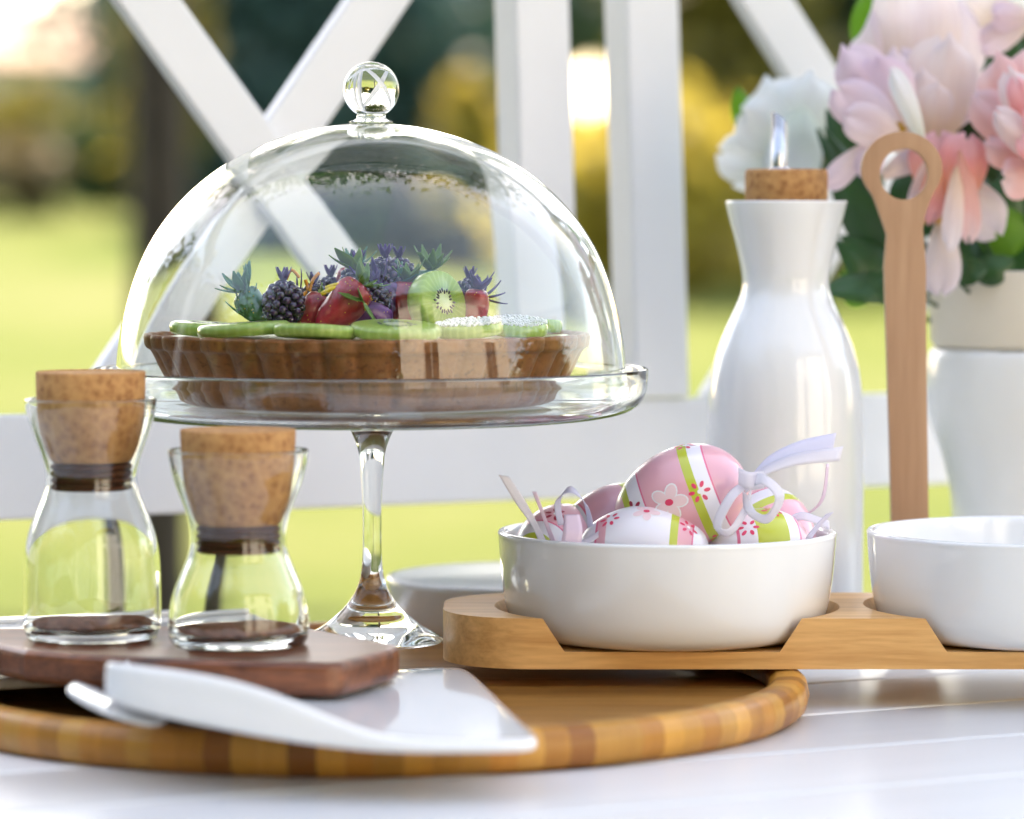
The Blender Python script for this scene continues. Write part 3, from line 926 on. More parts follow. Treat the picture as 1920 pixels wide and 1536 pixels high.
def TP(px, py, Y): return P(px, py, Y)
def flat_slice(px, Y, r, dz, tilt, yaw, label, sugar=False, py=None):
    p = TP(px, 610, Y); p.z = TTOP + dz
    t = thing('kiwi_slice', p, label, 'kiwi slice', 'kiwi slices lying round the tart', rot=(R(tilt[0]), R(tilt[1]), yaw))
    th = .0064
    bm = lathe([(0, 0), (r * .90, 0), (r * .98, th * .18), (r, th * .5), (r * .98, th * .78), (r * .93, th * .94), (r * .86, th), (0, th * 1.04)], 40, lambda rr, z, a: (rr * (1 + .03 * math.sin(2 * a) + .012 * math.sin(5 * a)), z))
    obj('flesh', bm, KIWI, t)
    bm = bmesh.new()
    for k in range(26):
        a = 2 * math.pi * k / 26 + random.uniform(-.06, .06); rr = r * random.uniform(.30, .42)
        bmesh.ops.create_icosphere(bm, subdivisions=1, radius=1, matrix=Matrix.Translation((rr * math.cos(a), rr * math.sin(a), th)) @ Matrix.Rotation(a, 4, 'Z') @ Matrix.Diagonal((.0012, .0006, .0004, 1)))
    o = obj('seeds', bm, SEED, t); o['kind'] = 'stuff'
    if sugar:
        bm = bmesh.new()
        for k in range(420):
            a = random.uniform(0, 6.283); rr = r * .95 * math.sqrt(random.random())
            q = random.uniform(.0003, .0007)
            bmesh.ops.create_cube(bm, size=q * 2, matrix=Matrix.Translation((rr * math.cos(a), rr * math.sin(a), th + q * .6)) @ Matrix.Rotation(a * 7, 4, 'X'))
        o = obj('sugar_grains', bm, SUGAR, t, smooth=False); o['kind'] = 'stuff'
    return t
flat_slice(385, 1.762, .0185, .0005, (2, 3), .2, 'kiwi slice nearest the left end of the tart')
flat_slice(458, 1.728, .0245, .0012, (-3, -2), 1.0, 'large kiwi slice below the teal leaf and dark blackberry')
flat_slice(590, 1.7065, .0205, .0006, (4, 3), 2.0, 'kiwi slice in front of the wine red fruit wedge')
flat_slice(742, 1.7085, .0225, .0012, (-4, -5), 2.6, 'kiwi slice leaning below the upright kiwi slice')
flat_slice(880, 1.735, .0175, .0012, (2, -6), .7, 'sugared kiwi slice below the purple right-hand fruit', sugar=True)
flat_slice(968, 1.765, .0165, .0012, (4, -7), 1.4, 'sugared kiwi slice near the right end of the tart', sugar=True)
flat_slice(1015, 1.80, .011, .0008, (2, 4), 1.9, 'small kiwi slice at the right end of the tart')
flat_slice(640, 1.885, .021, .0006, (2, 2), .2, 'kiwi slice hidden at the back of the tart, behind the blue berries')

def standing_kiwi():
    p = TP(808, 622, 1.752)
    t = thing('kiwi_half', (p.x, p.y, TTOP - .001), 'upright cut kiwi piece with leafy top in the middle of the tart', 'kiwi', rot=(R(76), R(6), R(48)))
    r = .0168; th = .012
    bm = lathe([(0, 0), (r * .9, 0), (r, th * .3), (r, th * .8), (r * .95, th), (0, th)], 40)
    o = obj('flesh', bm, KIWI, t, loc=(0, r, 0))
    bm = bmesh.new()
    for k in range(22):
        a = 2 * math.pi * k / 22; rr = r * random.uniform(.3, .42)
        bmesh.ops.create_icosphere(bm, subdivisions=1, radius=1, matrix=Matrix.Translation((rr * math.cos(a), r + rr * math.sin(a), th)) @ Matrix.Rotation(a, 4, 'Z') @ Matrix.Diagonal((.0014, .0007, .0005, 1)))
    o = obj('seeds', bm, SEED, t); o['kind'] = 'stuff'
standing_kiwi()

def leaf_bm(L, W, curl=.3, fold=.25, n=7, tipsharp=1.0):
    """leaf lying along +X with its base at the origin"""
    bm = bmesh.new(); rows = []
    for i in range(n + 1):
        t = i / n
        w = W * .5 * math.sin(math.pi * min(1, t ** .75)) ** .8 * (1 - .15 * t) if 0 < t < 1 else 0.0004
        x = L * t; z = curl * L * (t * t) 
        row = [bm.verts.new((x, w * s, z + abs(s) * w * fold)) for s in (-1, -.5, 0, .5, 1)]
        rows.append(row)
    for a, b in zip(rows[:-1], rows[1:]):
        for k in range(4): bm.faces.new((a[k], a[k + 1], b[k + 1], b[k]))
    return bm
def crown_leaf(name, mat, parent, base, direc, L, W, roll=0, curl=.25, sol=.0004):
    o = obj(name, leaf_bm(L, W, curl), mat, parent, solid=sol)
    d = Vector(direc).normalized()
    q = d.to_track_quat('X', 'Z') @ Quaternion((1, 0, 0), roll)
    o.rotation_mode = 'QUATERNION'; o.rotation_quaternion = q
    o.location = base
    return o

def blackberry(px, py, Y, r, label, grp='blackberries on the tart', sq=1.15, tilt=0):
    p = TP(px, py, Y)
    t = thing('blackberry', p, label, 'blackberry', grp, rot=(0, R(tilt), random.uniform(0, 3)))
    bm = bmesh.new()
    n = 62
    for k in range(n):
        zt = 1 - 2 * (k + .5) / n; a = k * 2.39996
        q = math.sqrt(1 - zt * zt)
        d = Vector((q * math.cos(a), q * math.sin(a), zt))
        bmesh.ops.create_icosphere(bm, subdivisions=2, radius=r * .235, matrix=Matrix.Translation((d.x * r * .84, d.y * r * .84, d.z * r * .84 * sq)))
    bmesh.ops.create_icosphere(bm, subdivisions=2, radius=r * .85)
    o = obj('drupelets', bm, BERRY, t)
    o['kind'] = 'stuff'
    for k in range(5):
        a = k * 1.256
        crown_leaf('calyx_leaf', PURPLEF, t, (0, 0, r * .9 * sq), (math.cos(a), math.sin(a), 1.1), r * .8, r * .35)
    return t
blackberry(532, 571, 1.742, .0108, 'dark blackberry left of the wine red wedge')
blackberry(722, 524, 1.775, .0105, 'dark blackberry at the top centre of the fruit pile')
blackberry(672, 532, 1.79, .0100, 'blue black berry behind the green leaf, left of the top berry')
blackberry(880, 560, 1.79, .0095, 'purple berry at the right end of the fruit pile', tilt=15)
blackberry(620, 556, 1.80, .0095, 'half hidden dark berry behind the wine red wedge')
blackberry(762, 556, 1.80, .0100, 'dark berry behind the upright kiwi piece')

blackberry(588, 570, 1.785, .0095, 'small dark berry between the left blackberry and the wine red wedge')
blackberry(700, 566, 1.76, .0090, 'low dark berry in the shadow right of the wine red wedge')
blackberry(748, 518, 1.80, .0090, 'rearmost dark berry at the top of the pile')
blackberry(842, 584, 1.775, .0085, 'dark berry tucked between the upright kiwi piece and the slim red strawberry')

def strawberry(px, py, Y, L, W, direc, mat, leafmat, label, name='strawberry', cat='strawberry', nleaf=6, ll=.012, grp='dark strawberries and figs on the tart'):
    """fruit body pointing away from direc (leaf end)"""
    p = TP(px, py, Y)
    t = thing(name, p, label, cat, grp)
    d = Vector(direc).normalized()
    pr = smooth_prof([(0, -L * .5), (W * .2, -L * .46), (W * .38, -L * .25), (W * .49, 0.05 * L), (W * .5, L * .28), (W * .38, L * .45), (0, L * .5)], 4)
    bm = lathe([(max(0, r), z) for r, z in pr], 28, lambda r, z, a: (r * (1 + .05 * math.sin(a * 3 + z * 300)), z))
    o = obj('flesh', bm, mat, t); o.rotation_mode = 'QUATERNION'; o.rotation_quaternion = d.to_track_quat('Z', 'Y')
    top = d * L * .46
    side = d.cross(Vector((0, 1, .2))).normalized(); s2 = d.cross(side)
    for k in range(nleaf):
        a = 2 * math.pi * k / nleaf + .4
        dd = (side * math.cos(a) + s2 * math.sin(a)) * .9 + d * random.uniform(.3, 1.0)
        crown_leaf('calyx_leaf', leafmat, t, top, dd, ll * random.uniform(.8, 1.2), ll * .42)
    bm = bmesh.new()
    for k in range(46):
        i = random.randint(6, len(pr) - 6); a = random.uniform(0, 6.283)
        v = Vector((pr[i][0] * math.cos(a), pr[i][0] * math.sin(a), pr[i][1]))
        v = d.to_track_quat('Z', 'Y') @ v
        bmesh.ops.create_icosphere(bm, subdivisions=1, radius=.0003, matrix=Matrix.Translation(v * 1.0))
    s = obj('seeds', bm, YELLOW, t); s['kind'] = 'stuff'
    return t
strawberry(640, 578, 1.738, .033, .020, (.75, .1, .8), PLUMRED, FRESH, 'wine red strawberry lying under the green leaf at the centre left', nleaf=7, ll=.014)
strawberry(690, 590, 1.745, .026, .016, (-.9, 0, .15), PLUMV, TEALLEAF, 'violet strawberry lying low at the centre of the tart', nleaf=5)
strawberry(478, 578, 1.755, .022, .015, (-.7, -.2, .9), TEALLEAF, TEALLEAF, 'teal green pointed fruit at the left end of the pile', name='green_fruit', cat='fruit', nleaf=9, ll=.015)
strawberry(585, 588, 1.752, .022, .015, (.3, .2, .5), PLUMRED, FRESH, 'small red berry dusted white beside the blackberry', nleaf=4, ll=.008)
strawberry(890, 588, 1.765, .026, .013, (.15, 0, 1), PLUMRED, PURPLEF, 'slim red strawberry standing at the right end of the pile', nleaf=7, ll=.012)
strawberry(760, 578, 1.77, .028, .019, (.1, .1, 1), PLUMRED, FRESH, 'red strawberry standing behind the upright kiwi piece', nleaf=7, ll=.013)
strawberry(806, 552, 1.785, .026, .019, (.05, 0, 1), TEALLEAF, FRESH, 'green pointed fruit rising behind the upright kiwi piece', name='green_fruit', cat='fruit', nleaf=10, ll=.014)

strawberry(655, 548, 1.80, .026, .018, (.2, .2, 1), PLUMRED, TEALLEAF, 'red strawberry half hidden at the back of the pile under the green mint leaves', nleaf=7, ll=.013)
strawberry(725, 572, 1.77, .026, .018, (.5, .1, .9), PLUMV, TEALLEAF, 'violet strawberry standing below the top blackberry', nleaf=7, ll=.012)

def sprig(px, py, Y, specs, mat, label, cat='leaf sprig', name='leaf_sprig', part='leaflet'):
    p = TP(px, py, Y); t = thing(name, p, label, cat)
    for (dx, dy, dz, L, W) in specs:
        crown_leaf(part, mat, t, (0, 0, 0), (dx, dy, dz), L, W, roll=random.uniform(-.4, .4))
    return t
sprig(462, 596, 1.75, [(-1, -.2, .45, .013, .006), (-.75, .1, 1.1, .016, .0035), (-.2, -.1, 1, .012, .006), (.3, 0, 1.5, .026, .009), (.15, -.1, 1.2, .021, .009), (.6, .1, 1, .018, .006)], TEALLEAF, 'teal green leaves fanning out at the left end of the fruit pile')
sprig(560, 560, 1.76, [(.35, 0, 1, .015, .004), (.8, -.2, .4, .012, .005), (-.3, 0, 1, .012, .0035), (1, .1, .1, .013, .005)], PURPLEF, 'dark violet pointed leaves right of the left blackberry')
sprig(668, 508, 1.77, [(-1, 0, .3, .016, .004), (-.5, -.2, .35, .016, .012), (.2, -.2, .5, .012, .009), (-.9, .2, .9, .014, .003)], FRESH, 'green mint leaves on top of the pile left of the top berry')
sprig(680, 565, 1.728, [(-1, -.2, .1, .013, .008), (.3, -.2, -.8, .016, .006), (-.4, -.2, .6, .007, .006)], FRESH, 'small bright green leaf on the wine red strawberry')
sprig(905, 560, 1.78, [(1, 0, .6, .013, .004), (.8, .2, 0, .012, .004), (.1, 0, 1, .011, .003), (1, .1, -.5, .013, .004), (.5, .1, 1, .012, .003)], PURPLEF, 'dark violet spiky leaves at the right end of the pile')
sprig(712, 548, 1.765, [(-1, 0, .5, .02, .006), (.5, -.1, 1, .018, .006), (-.4, -.2, 1, .018, .007), (.2, -.3, -.6, .016, .006)], PURPLEF, 'blue violet petals in the middle of the fruit pile', cat='petals', name='edible_flower', part='petal')
def zest(px, py, Y, pts, mat, label, r=.0009):
    p = TP(px, py, Y); t = thing('zest_curl', p, label, 'zest')
    for k, q in enumerate(pts):
        bm = bmesh.new(); tube(bm, smooth_prof(q, 4), r, 6); obj('strand', bm, mat, t)
zest(580, 536, 1.75, [[(0, 0, -.003), (.002, 0, .003), (.0052, 0, .0065)], [(-.004, 0, -.006), (-.001, .001, -.002), (-.002, 0, .003)], [(-.012, .002, .003), (-.009, 0, .008), (-.005, 0, .004)]], ORANGE, 'thin orange zest strands beside the left blackberry')
zest(640, 545, 1.735, [[(-.010, 0, -.002), (-.004, -.001, .001), (.002, 0, .0005), (.009, 0, -.003)], [(-.008, .001, .001), (-.001, 0, .003), (.006, .001, .001)], [(.006, -.002, 0), (.011, -.002, -.005), (.013, -.002, -.010)]], YELLOW, 'yellow zest shreds on the wine red strawberry', r=.0012)

# ------------------------------------------------------------------ jars
WZ = TZ + .0292; WTH = .0158
def jar(px, Y, z0, rows, corkrows, griprows, label):
    s = Y / F; X = P(px, 1000, Y).x
    zz = lambda y: TZ + HC - (y - 430) * s - z0
    t = thing('glass_jar', (X, Y, z0 + .0002), label, 'jar', 'glass jars with cork stoppers', rot=(0, 0, random.uniform(0, 3)))
    out = smooth_prof([(r * s, zz(y)) for r, y in rows], 4)
    inn = offset_prof(out, .0019)
    zb = out[0][1]
    prof = [(0, .0006), (rows[0][0] * s * .8, .0002), (rows[0][0] * s * .93, 0)] + out[1:] + [(out[-1][0] - .0005, out[-1][1] + .0006), (out[-1][0] - .0014, out[-1][1] + .0006)] + \
        [q for q in inn[::-1] if q[1] > .006] + [(inn[0][0] - .006, .0042), (0, .004)]
    obj('jar_glass', lathe(prof, 96), GLASS, t)
    # thin brown disc inside, coloured as the walnut board's reflection rather than sugar
    ri = [q for q in inn if q[1] > .004][0][0] - .0012
    sugar = MATS.get('walnut_reflection') or simple('walnut_reflection', (.22, .085, .045), rough=.9, spec=.1, var=.5, vscale=240, bmp=.8)
    obj('walnut_reflection', lathe([(0, .0045), (ri - .006, .0045), (ri - .001, .0062), (ri - .001, .0078), (0, .0088)], 64, lambda r, z, a: (r, z + .0006 * math.sin(3 * a) * (r > .005))), sugar, t)
    st = obj('stopper', lathe([(0, zz(corkrows[-1][1]))] + smooth_prof([(r * s, zz(y)) for r, y in corkrows[::-1]], 4) + [(0, zz(corkrows[0][1]) + .0004)], 64), CORK, t)
    g0, g1, gr = griprows
    pr = [(0, zz(g1)), (gr * s * .86, zz(g1))]
    n = 4
    for i in range(n):
        a = g1 + (g0 - g1) * i / n; b = g1 + (g0 - g1) * (i + 1) / n
        pr += [(gr * s * .93, zz(a) + .0001), (gr * s, zz(a + (b - a) * .3)), (gr * s, zz(a + (b - a) * .7)), (gr * s * .93, zz(b) - .0001), (gr * s * .86, zz(b))]
    pr += [(0, zz(g0) + .0001)]
    obj('seal', lathe(pr, 64), GRIP, st)
    return t
jar(172, 1.65, TZ + .0450, [(120, 1200), (127, 1185), (129.5, 1160), (129, 1100), (127, 1050), (121, 1010), (108, 970), (94, 935), (86, 905), (87, 880), (95, 850), (108, 815), (118, 785), (122, 765), (123, 750)],
    [(100, 699), (102.5, 702), (101, 760), (97, 800), (88, 835), (78, 858), (72, 866)], (868, 920, 76),
    'taller cork stoppered glass jar on the walnut board at the far left')

jar(447, 1.622, TZ + .0450, [(122, 1212), (130, 1198), (132.5, 1175), (130, 1145), (122, 1110), (108, 1075), (96, 1045), (91, 1018), (93, 985), (102, 950), (117, 912), (127, 880), (131, 860), (132, 846)],
    [(106, 807), (108.5, 811), (106, 860), (101, 915), (93, 950), (82, 975), (76, 984)], (986, 1038, 79),
    'nearer, shorter cork stoppered glass jar right of the taller jar')

# ------------------------------------------------------------------ walnut paddle board
def walnut():
    pts = [(-.053, 1.622), (-.056, 1.605), (-.077, 1.553), (-.083, 1.549), (-.120, 1.556), (-.165, 1.568), (-.205, 1.584), (-.230, 1.600), (-.250, 1.628), (-.275, 1.645), (-.33, 1.655), (-.41, 1.662), (-.42, 1.67), (-.42, 1.688),
           (-.41, 1.697), (-.33, 1.693), (-.275, 1.690), (-.245, 1.692), (-.20, 1.697), (-.16, 1.702), (-.12, 1.700), (-.099, 1.690)]
    c = Vector((-.14, 1.62))
    t = thing('walnut_board', (c.x, c.y, WZ), 'dark walnut paddle board with long handle reaching left, carrying the nearer jar', 'cutting board')
    th = math.atan2(-.05, .2)
    o = obj('board', prism([(x - c.x, y - c.y) for x, y in pts], 0, WTH), WALNUT, t, smooth=False, bevel=.004)
    for p in o.data.polygons: p.use_smooth = False
walnut()

# ------------------------------------------------------------------ white ceramic slab with curled end
def slab():
    t = thing('ceramic_slab', (0, 1.43, TZ + .0206), 'long white ceramic serving slab with curled left end in front of the walnut board', 'serving slab')
    # stations along x (right to left): x, front y, back y, bottom z, floor z, lip z
    st = []
    def S(x, yf, yb, zb, zf, zl): st.append((x, yf - 1.43, yb - 1.43, zb, zf, zl))
    S(.0145, 1.452, 1.672, .0022, .0040, .0050)
    S(.0120, 1.440, 1.688, .0003, .0058, .0064)
    S(.0060, 1.434, 1.692, .0, .0062, .0068)
    S(-.010, 1.432, 1.688, .0, .0062, .0068)
    S(-.035, 1.431, 1.680, .0, .0062, .0070)
    S(-.055, 1.432, 1.668, .0003, .0062, .0085)
    S(-.070, 1.434, 1.660, .0012, .0064, .0135)
    S(-.085, 1.436, 1.655, .0025, .0068, .0195)
    S(-.103, 1.439, 1.648, .0046, .0072, .0268)
    S(-.125, 1.445, 1.638, .0078, .0095, .0318)
    S(-.145, 1.452, 1.628, .0108, .0125, .0338)
    S(-.162, 1.459, 1.618, .0140, .0160, .0350)
    S(-.1720, 1.466, 1.608, .0165, .0185, .0352)
    S(-.1765, 1.472, 1.600, .0190, .0210, .0345)
    S(-.1780, 1.480, 1.590, .0225, .0240, .0310)
    bm = bmesh.new(); rings = []
    LW = .0125
    for (x, yf, yb, zb, zf, zl) in st:
        lw = min(LW, (zl - zf) * 1.4 + .002)
        sec = [(yf + .004, zb), (yf + .0010, zb + .0015), (yf, zb + (zl - zb) * .5), (yf + .0012, zl - .0012), (yf + .0035, zl), (yf + .0035 + lw * .35, zl - .0002), (yf + .004 + lw, zf + (zl - zf) * .35), (yf + .008 + lw, zf), (yb - .004, zf), (yb, zf - .0016 if zf - .0016 > zb else zf - .0004), (yb - .002, min(zb + .0006, zf - .0008)), (yb - .006, min(zb, zf - .001))]
        wsh = max(0.0, min(1.0, (x + .12) / .10)) * .036 / .26
        rings.append([bm.verts.new((x - wsh * y, y, z)) for y, z in sec])
    m = len(rings[0])
    for A, B in zip(rings[:-1], rings[1:]):
        for i in range(m): bm.faces.new((A[i], A[(i + 1) % m], B[(i + 1) % m], B[i]))
    bm.faces.new(rings[0][::-1]); bm.faces.new(rings[-1])
    obj('slab_body', bm, PORC, t, sub=2)
    # curled tongue at the left end, lower than the lip
    bm = bmesh.new(); rings = []
    for (x, y0, y1, z0, z1) in ((-.150, .035, .10, .0045, .0085), (-.165, .036, .10, .0070, .0110), (-.180, .040, .10, .0115, .0150), (-.191, .046, .095, .0170, .0196), (-.196, .052, .088, .0205, .0222)):
        rings.append([bm.verts.new((x, a, b)) for a, b in ((y0, z0), (y0, z1), (y1, z1), (y1, z0))])
    for A, B in zip(rings[:-1], rings[1:]):
        for i in range(4): bm.faces.new((A[i], A[(i + 1) % 4], B[(i + 1) % 4], B[i]))
    bm.faces.new(rings[0][::-1]); bm.faces.new(rings[-1])
    obj('tongue', bm, PORC, t, sub=2)
slab()

# ------------------------------------------------------------------ painted eggs
PINKP = simple('pink_print', (.78, .05, .13), rough=.3)
REDP = simple('dark_red_print', (.42, .02, .06), rough=.3)
PALEP = simple('pale_pink_print', (.84, .60, .62), rough=.3)
WHITEP = simple('white_print', (.82, .80, .82), rough=.3)
SATIN = simple('lilac_satin_ribbon', (.78, .77, .88), rough=.35, coat=.1, trans=.45)
SATINW = simple('white_satin_ribbon', (.85, .83, .88), rough=.35, coat=.1, trans=.5)
SATINP = simple('pink_satin_ribbon', (.82, .66, .76), rough=.3, coat=.2, trans=.3)

def egg_mat(name, stops, scale):
    m, nt, b = nodes(name)
    tc = N(nt, 'ShaderNodeTexCoord'); sp = N(nt, 'ShaderNodeSeparateXYZ'); nt.links.new(tc.outputs['Object'], sp.inputs[0])
    mr = N(nt, 'ShaderNodeMapRange'); mr.inputs['From Min'].default_value = -scale; mr.inputs['From Max'].default_value = scale
    nt.links.new(sp.outputs[2], mr.inputs[0])
    c = ramp(nt, mr.outputs[0], stops, 'CONSTANT')
    nt.links.new(c, b.inputs['Base Color'])
    b.inputs['Roughness'].default_value = .28; b.inputs['Coat Weight'].default_value = .4; b.inputs['Coat Roughness'].default_value = .1
    b.inputs['Subsurface Weight'].default_value = 0.08; b.inputs['Subsurface Radius'].default_value = (.004, .002, .002)
    return m
PK = (.80, .40, .46); GR = (.50, .55, .05); WH = (.82, .78, .83); RD = (.80, .16, .28)
EGG_PINK = egg_mat('pink_egg_print', [(0, PK), (.115, GR), (.165, WH), (.265, RD), (.275, PK), (.60, GR), (.665, WH), (.765, RD), (.777, PK)], .036)
EGG_WHITE = egg_mat('white_egg_print', [(0, WH), (.14, RD), (.155, PK), (.22, WH), (.70, GR), (.76, PK), (.86, RD), (.875, WH)], .034)
EGG_LIME = egg_mat('lime_egg_print', [(0, WH), (.2, RD), (.22, WH), (.34, GR), (.60, WH), (.70, RD), (.72, PK), (.82, WH)], .033)

def egg_r(t, Rr): return Rr * math.sqrt(max(0, 1 - t * t)) * (1 + .10 * t - .03 * t * t)
def egg(center, axis, L, Rr, mat, label, roll=0):
    t = thing('painted_egg', center, label, 'easter egg', 'painted eggs in the white bowl')
    q = Vector(axis).normalized().to_track_quat('Z', 'Y') @ Quaternion((0, 0, 1), roll)
    t.rotation_mode = 'QUATERNION'; t.rotation_quaternion = q
    n = 40
    prof = []
    for k in range(n + 1):
        tt = -math.cos(math.pi * k / n)
        prof.append((egg_r(tt, Rr) if 0 < k < n else 0, tt * L))
    obj('shell', lathe(prof, 64), mat, t)
    return t
def decal(t, L, Rr, outline, tz, phi, name, mat, lift=.00012):
    """flat print shape wrapped on the shell; outline in metres (u along axis, v round it)"""
    bm = bmesh.new()
    def wrap(u, v):
        z = tz * L + u; tt = max(-.99, min(.99, z / L)); r = egg_r(tt, Rr) + lift
        a = phi + v / max(r, .004)
        return (r * math.cos(a), r * math.sin(a), z)
    cu = sum(p[0] for p in outline) / len(outline); cv = sum(p[1] for p in outline) / len(outline)
    c = bm.verts.new(wrap(cu, cv)); mid = [bm.verts.new(wrap((p[0] + cu) / 2, (p[1] + cv) / 2)) for p in outline]; vs = [bm.verts.new(wrap(*p)) for p in outline]
    k = len(vs)
    for i in range(k):
        bm.faces.new((c, mid[i], mid[(i + 1) % k])); bm.faces.new((mid[i], vs[i], vs[(i + 1) % k], mid[(i + 1) % k]))
    return obj(name, bm, mat, t)
def ell(cu, cv, a, b, rot, n=14):
    return [(cu + a * math.cos(k * 6.2832 / n) * math.cos(rot) - b * math.sin(k * 6.2832 / n) * math.sin(rot), cv + a * math.cos(k * 6.2832 / n) * math.sin(rot) + b * math.sin(k * 6.2832 / n) * math.cos(rot)) for k in range(n)]
def flower_print(t, L, Rr, tz, phi, kind='star', s=1.0, rot0=0):
    if kind == 'star':
        for k in range(6):
            a = rot0 + k * math.pi / 3
            decal(t, L, Rr, ell(.0040 * s * math.cos(a), .0040 * s * math.sin(a), .0017 * s, .0010 * s, a), tz, phi, 'printed_petal', PINKP if rot0 < .4 else REDP)
        decal(t, L, Rr, ell(0, 0, .0011 * s, .0011 * s, 0), tz, phi, 'printed_centre', WHITEP)
    else:
        for k in range(5):
            a = rot0 + k * 2 * math.pi / 5
            decal(t, L, Rr, ell(.0048 * s * math.cos(a), .0048 * s * math.sin(a), .0040 * s, .0030 * s, a), tz, phi, 'printed_petal', WHITEP, .00010)
        for k in range(5):
            a = rot0 + k * 2 * math.pi / 5
            decal(t, L, Rr, ell(.0046 * s * math.cos(a), .0046 * s * math.sin(a), .0035 * s, .0024 * s, a), tz, phi, 'printed_petal', PALEP, .00018)
        decal(t, L, Rr, ell(0, 0, .0019 * s, .0015 * s, rot0), tz, phi, 'printed_centre', PINKP, .00030)

def phi_towards(t, d):
    """angle round the egg that faces world direction d"""
    v = t.rotation_quaternion.inverted() @ Vector(d)
    return math.atan2(v.y, v.x)
VIEW = Vector((-.03, -1, .12))
def rib(t, name, pts, wid, mat, thick=.0003):
    """ribbon given in world coordinates, stored as a part of its egg"""
    bpy.context.view_layer.update()
    inv = (Matrix.Translation(t.location) @ t.rotation_quaternion.to_matrix().to_4x4()).inverted()
    o = obj(name, strip(pts, wid), mat, t, solid=thick)
    o.matrix_parent_inverse = Matrix(); o.data.transform(inv)
    return o

def eggs():
    Y = 1.748
    c = P(1277, 935, Y)
    L, Rr = .0355, .0262
    ax = Vector((.93, -.10, .36))
    e = egg(c, ax, L, Rr, EGG_PINK, 'large pink egg on top with lime bands, printed flowers and a ribbon bow')
    ph = phi_towards(e, VIEW)
    flower_print(e, L, Rr, -.12, ph + .02, 'big', 1.15, .2)
    flower_print(e, L, Rr, .34, ph + .03, 'star', 1.0, .1)
    flower_print(e, L, Rr, -.66, ph - .12, 'star', .95, .5)
    flower_print(e, L, Rr, .33, ph + 1.35, 'star', 1.0, .1)
    flower_print(e, L, Rr, .33, ph - 1.3, 'star', 1.0, .1)
    flower_print(e, L, Rr, -.12, ph + 1.5, 'big', 1.1, .2)
    # bow at the blunt end
    K = P(1405, 905, 1.722)
    W = Vector((0, .001, .0075))
    rib(e, 'ribbon_tail', [K, P(1440, 868, 1.718), P(1500, 842, 1.715), P(1565, 828, 1.715)], [(0.001, .002, .005), (.001, .003, .0065), (0, .004, .008), (0.002, .003, .0085)], SATIN)
    rib(e, 'ribbon_tail', [K, P(1430, 885, 1.716), P(1490, 862, 1.712), P(1578, 851, 1.710)], [(0.001, .002, .005), (.001, .003, .005), (0, .003, .006), (0.002, .002, .0072)], SATINW)
    rib(e, 'ribbon_loop', [P(1398, 915, 1.720), P(1428, 898, 1.706), P(1462, 930, 1.70), P(1440, 972, 1.703), P(1408, 960, 1.708), P(1398, 925, 1.716)], [(.001, .001, .006), (.001, .004, .005), (.005, .004, .001), (.001, .004, -.005), (-.005, .003, -.001), (-.003, .003, .003)], SATINW)
    rib(e, 'ribbon_loop', [P(1405, 905, 1.717), P(1372, 930, 1.708), P(1345, 985, 1.706), P(1368, 998, 1.706), P(1395, 960, 1.712), P(1408, 915, 1.718)], [(0, .003, .005), (-.004, .003, .002), (-.004, .003, 0), (.001, .003, -.004), (.004, .003, 0), (0.001, .003, .003)], SATINW)
    rib(e, 'knot', [P(1385, 893, 1.711), P(1405, 902, 1.709), P(1432, 899, 1.713)], (0, .001, .009), SATINW, .0008)

    e2 = egg(P(1207, 1033, 1.733), Vector((.95, -.1, -.05)), .0335, .0235, EGG_WHITE, 'white egg lying at the front of the bowl below the pink egg', .3)
    ph = phi_towards(e2, Vector((0, -.5, 1)))
    flower_print(e2, .0335, .0235, -.52, ph + .1, 'star', .9, .2)
    flower_print(e2, .0335, .0235, .03, ph, 'big', .9, .2)
    flower_print(e2, .0335, .0235, .68, ph + .2, 'star', .8, .1)
    e3 = egg(P(1424, 1034, 1.752), Vector((.9, .35, -.1)), .028, .0225, EGG_LIME, 'white egg with lime band at the front right of the bowl')
    ph = phi_towards(e3, Vector((0, -.35, 1)))
    flower_print(e3, .028, .0225, .05, ph, 'star', 1.0, .2)
    flower_print(e3, .028, .0225, -.5, ph + .5, 'star', .9, .2)
    e4 = egg(P(1046, 1026, 1.785), Vector((.4, .75, .1)), .031, .022, EGG_PINK, 'pink egg at the left side of the bowl behind the ribbon loop')
    flower_print(e4, .031, .022, -.3, phi_towards(e4, Vector((-.1, -.7, 1))), 'star', 1.0, .5)
    e5 = egg(P(1150, 990, 1.795), Vector((.95, .3, .25)), .031, .0225, EGG_PINK, 'half hidden pink egg behind the left end of the large pink egg')
    e6 = egg(P(1450, 1006, 1.795), Vector((-.4, .5, .7)), .028, .0225, EGG_PINK, 'half hidden pink egg behind the ribbon bow at the right of the bowl')
    flower_print(e6, .028, .0225, .1, phi_towards(e6, VIEW), 'star', .9, .1)
    egg(P(1320, 1060, 1.80), Vector((.8, .6, 0)), .030, .022, EGG_LIME, 'egg at the bottom of the bowl beneath the large pink egg')
    # ribbons of the left eggs
    rib(e4, 'ribbon_tail', [P(1020, 1022, 1.74), P(1003, 985, 1.735), P(975, 940, 1.73), P(945, 892, 1.728)], [(.004, .001, .001), (.003, .001, .001), (.005, .001, .001), (.0055, .001, -.001)], SATINW)
    rib(e4, 'ribbon_tail', [P(1040, 1022, 1.732), P(1022, 975, 1.73), P(1002, 922, 1.728)], [(.003, 0, 0), (.002, 0, 0), (.0022, 0, 0)], SATINP)
    rib(e4, 'ribbon_loop', [P(1052, 985, 1.735), P(1046, 940, 1.732), P(1070, 918, 1.728), P(1098, 945, 1.728), P(1108, 990, 1.732)], [(.003, .003, 0), (.003, .003, .001), (.0, .004, .003), (-.002, .004, .002), (-.003, .003, 0)], SATIN)
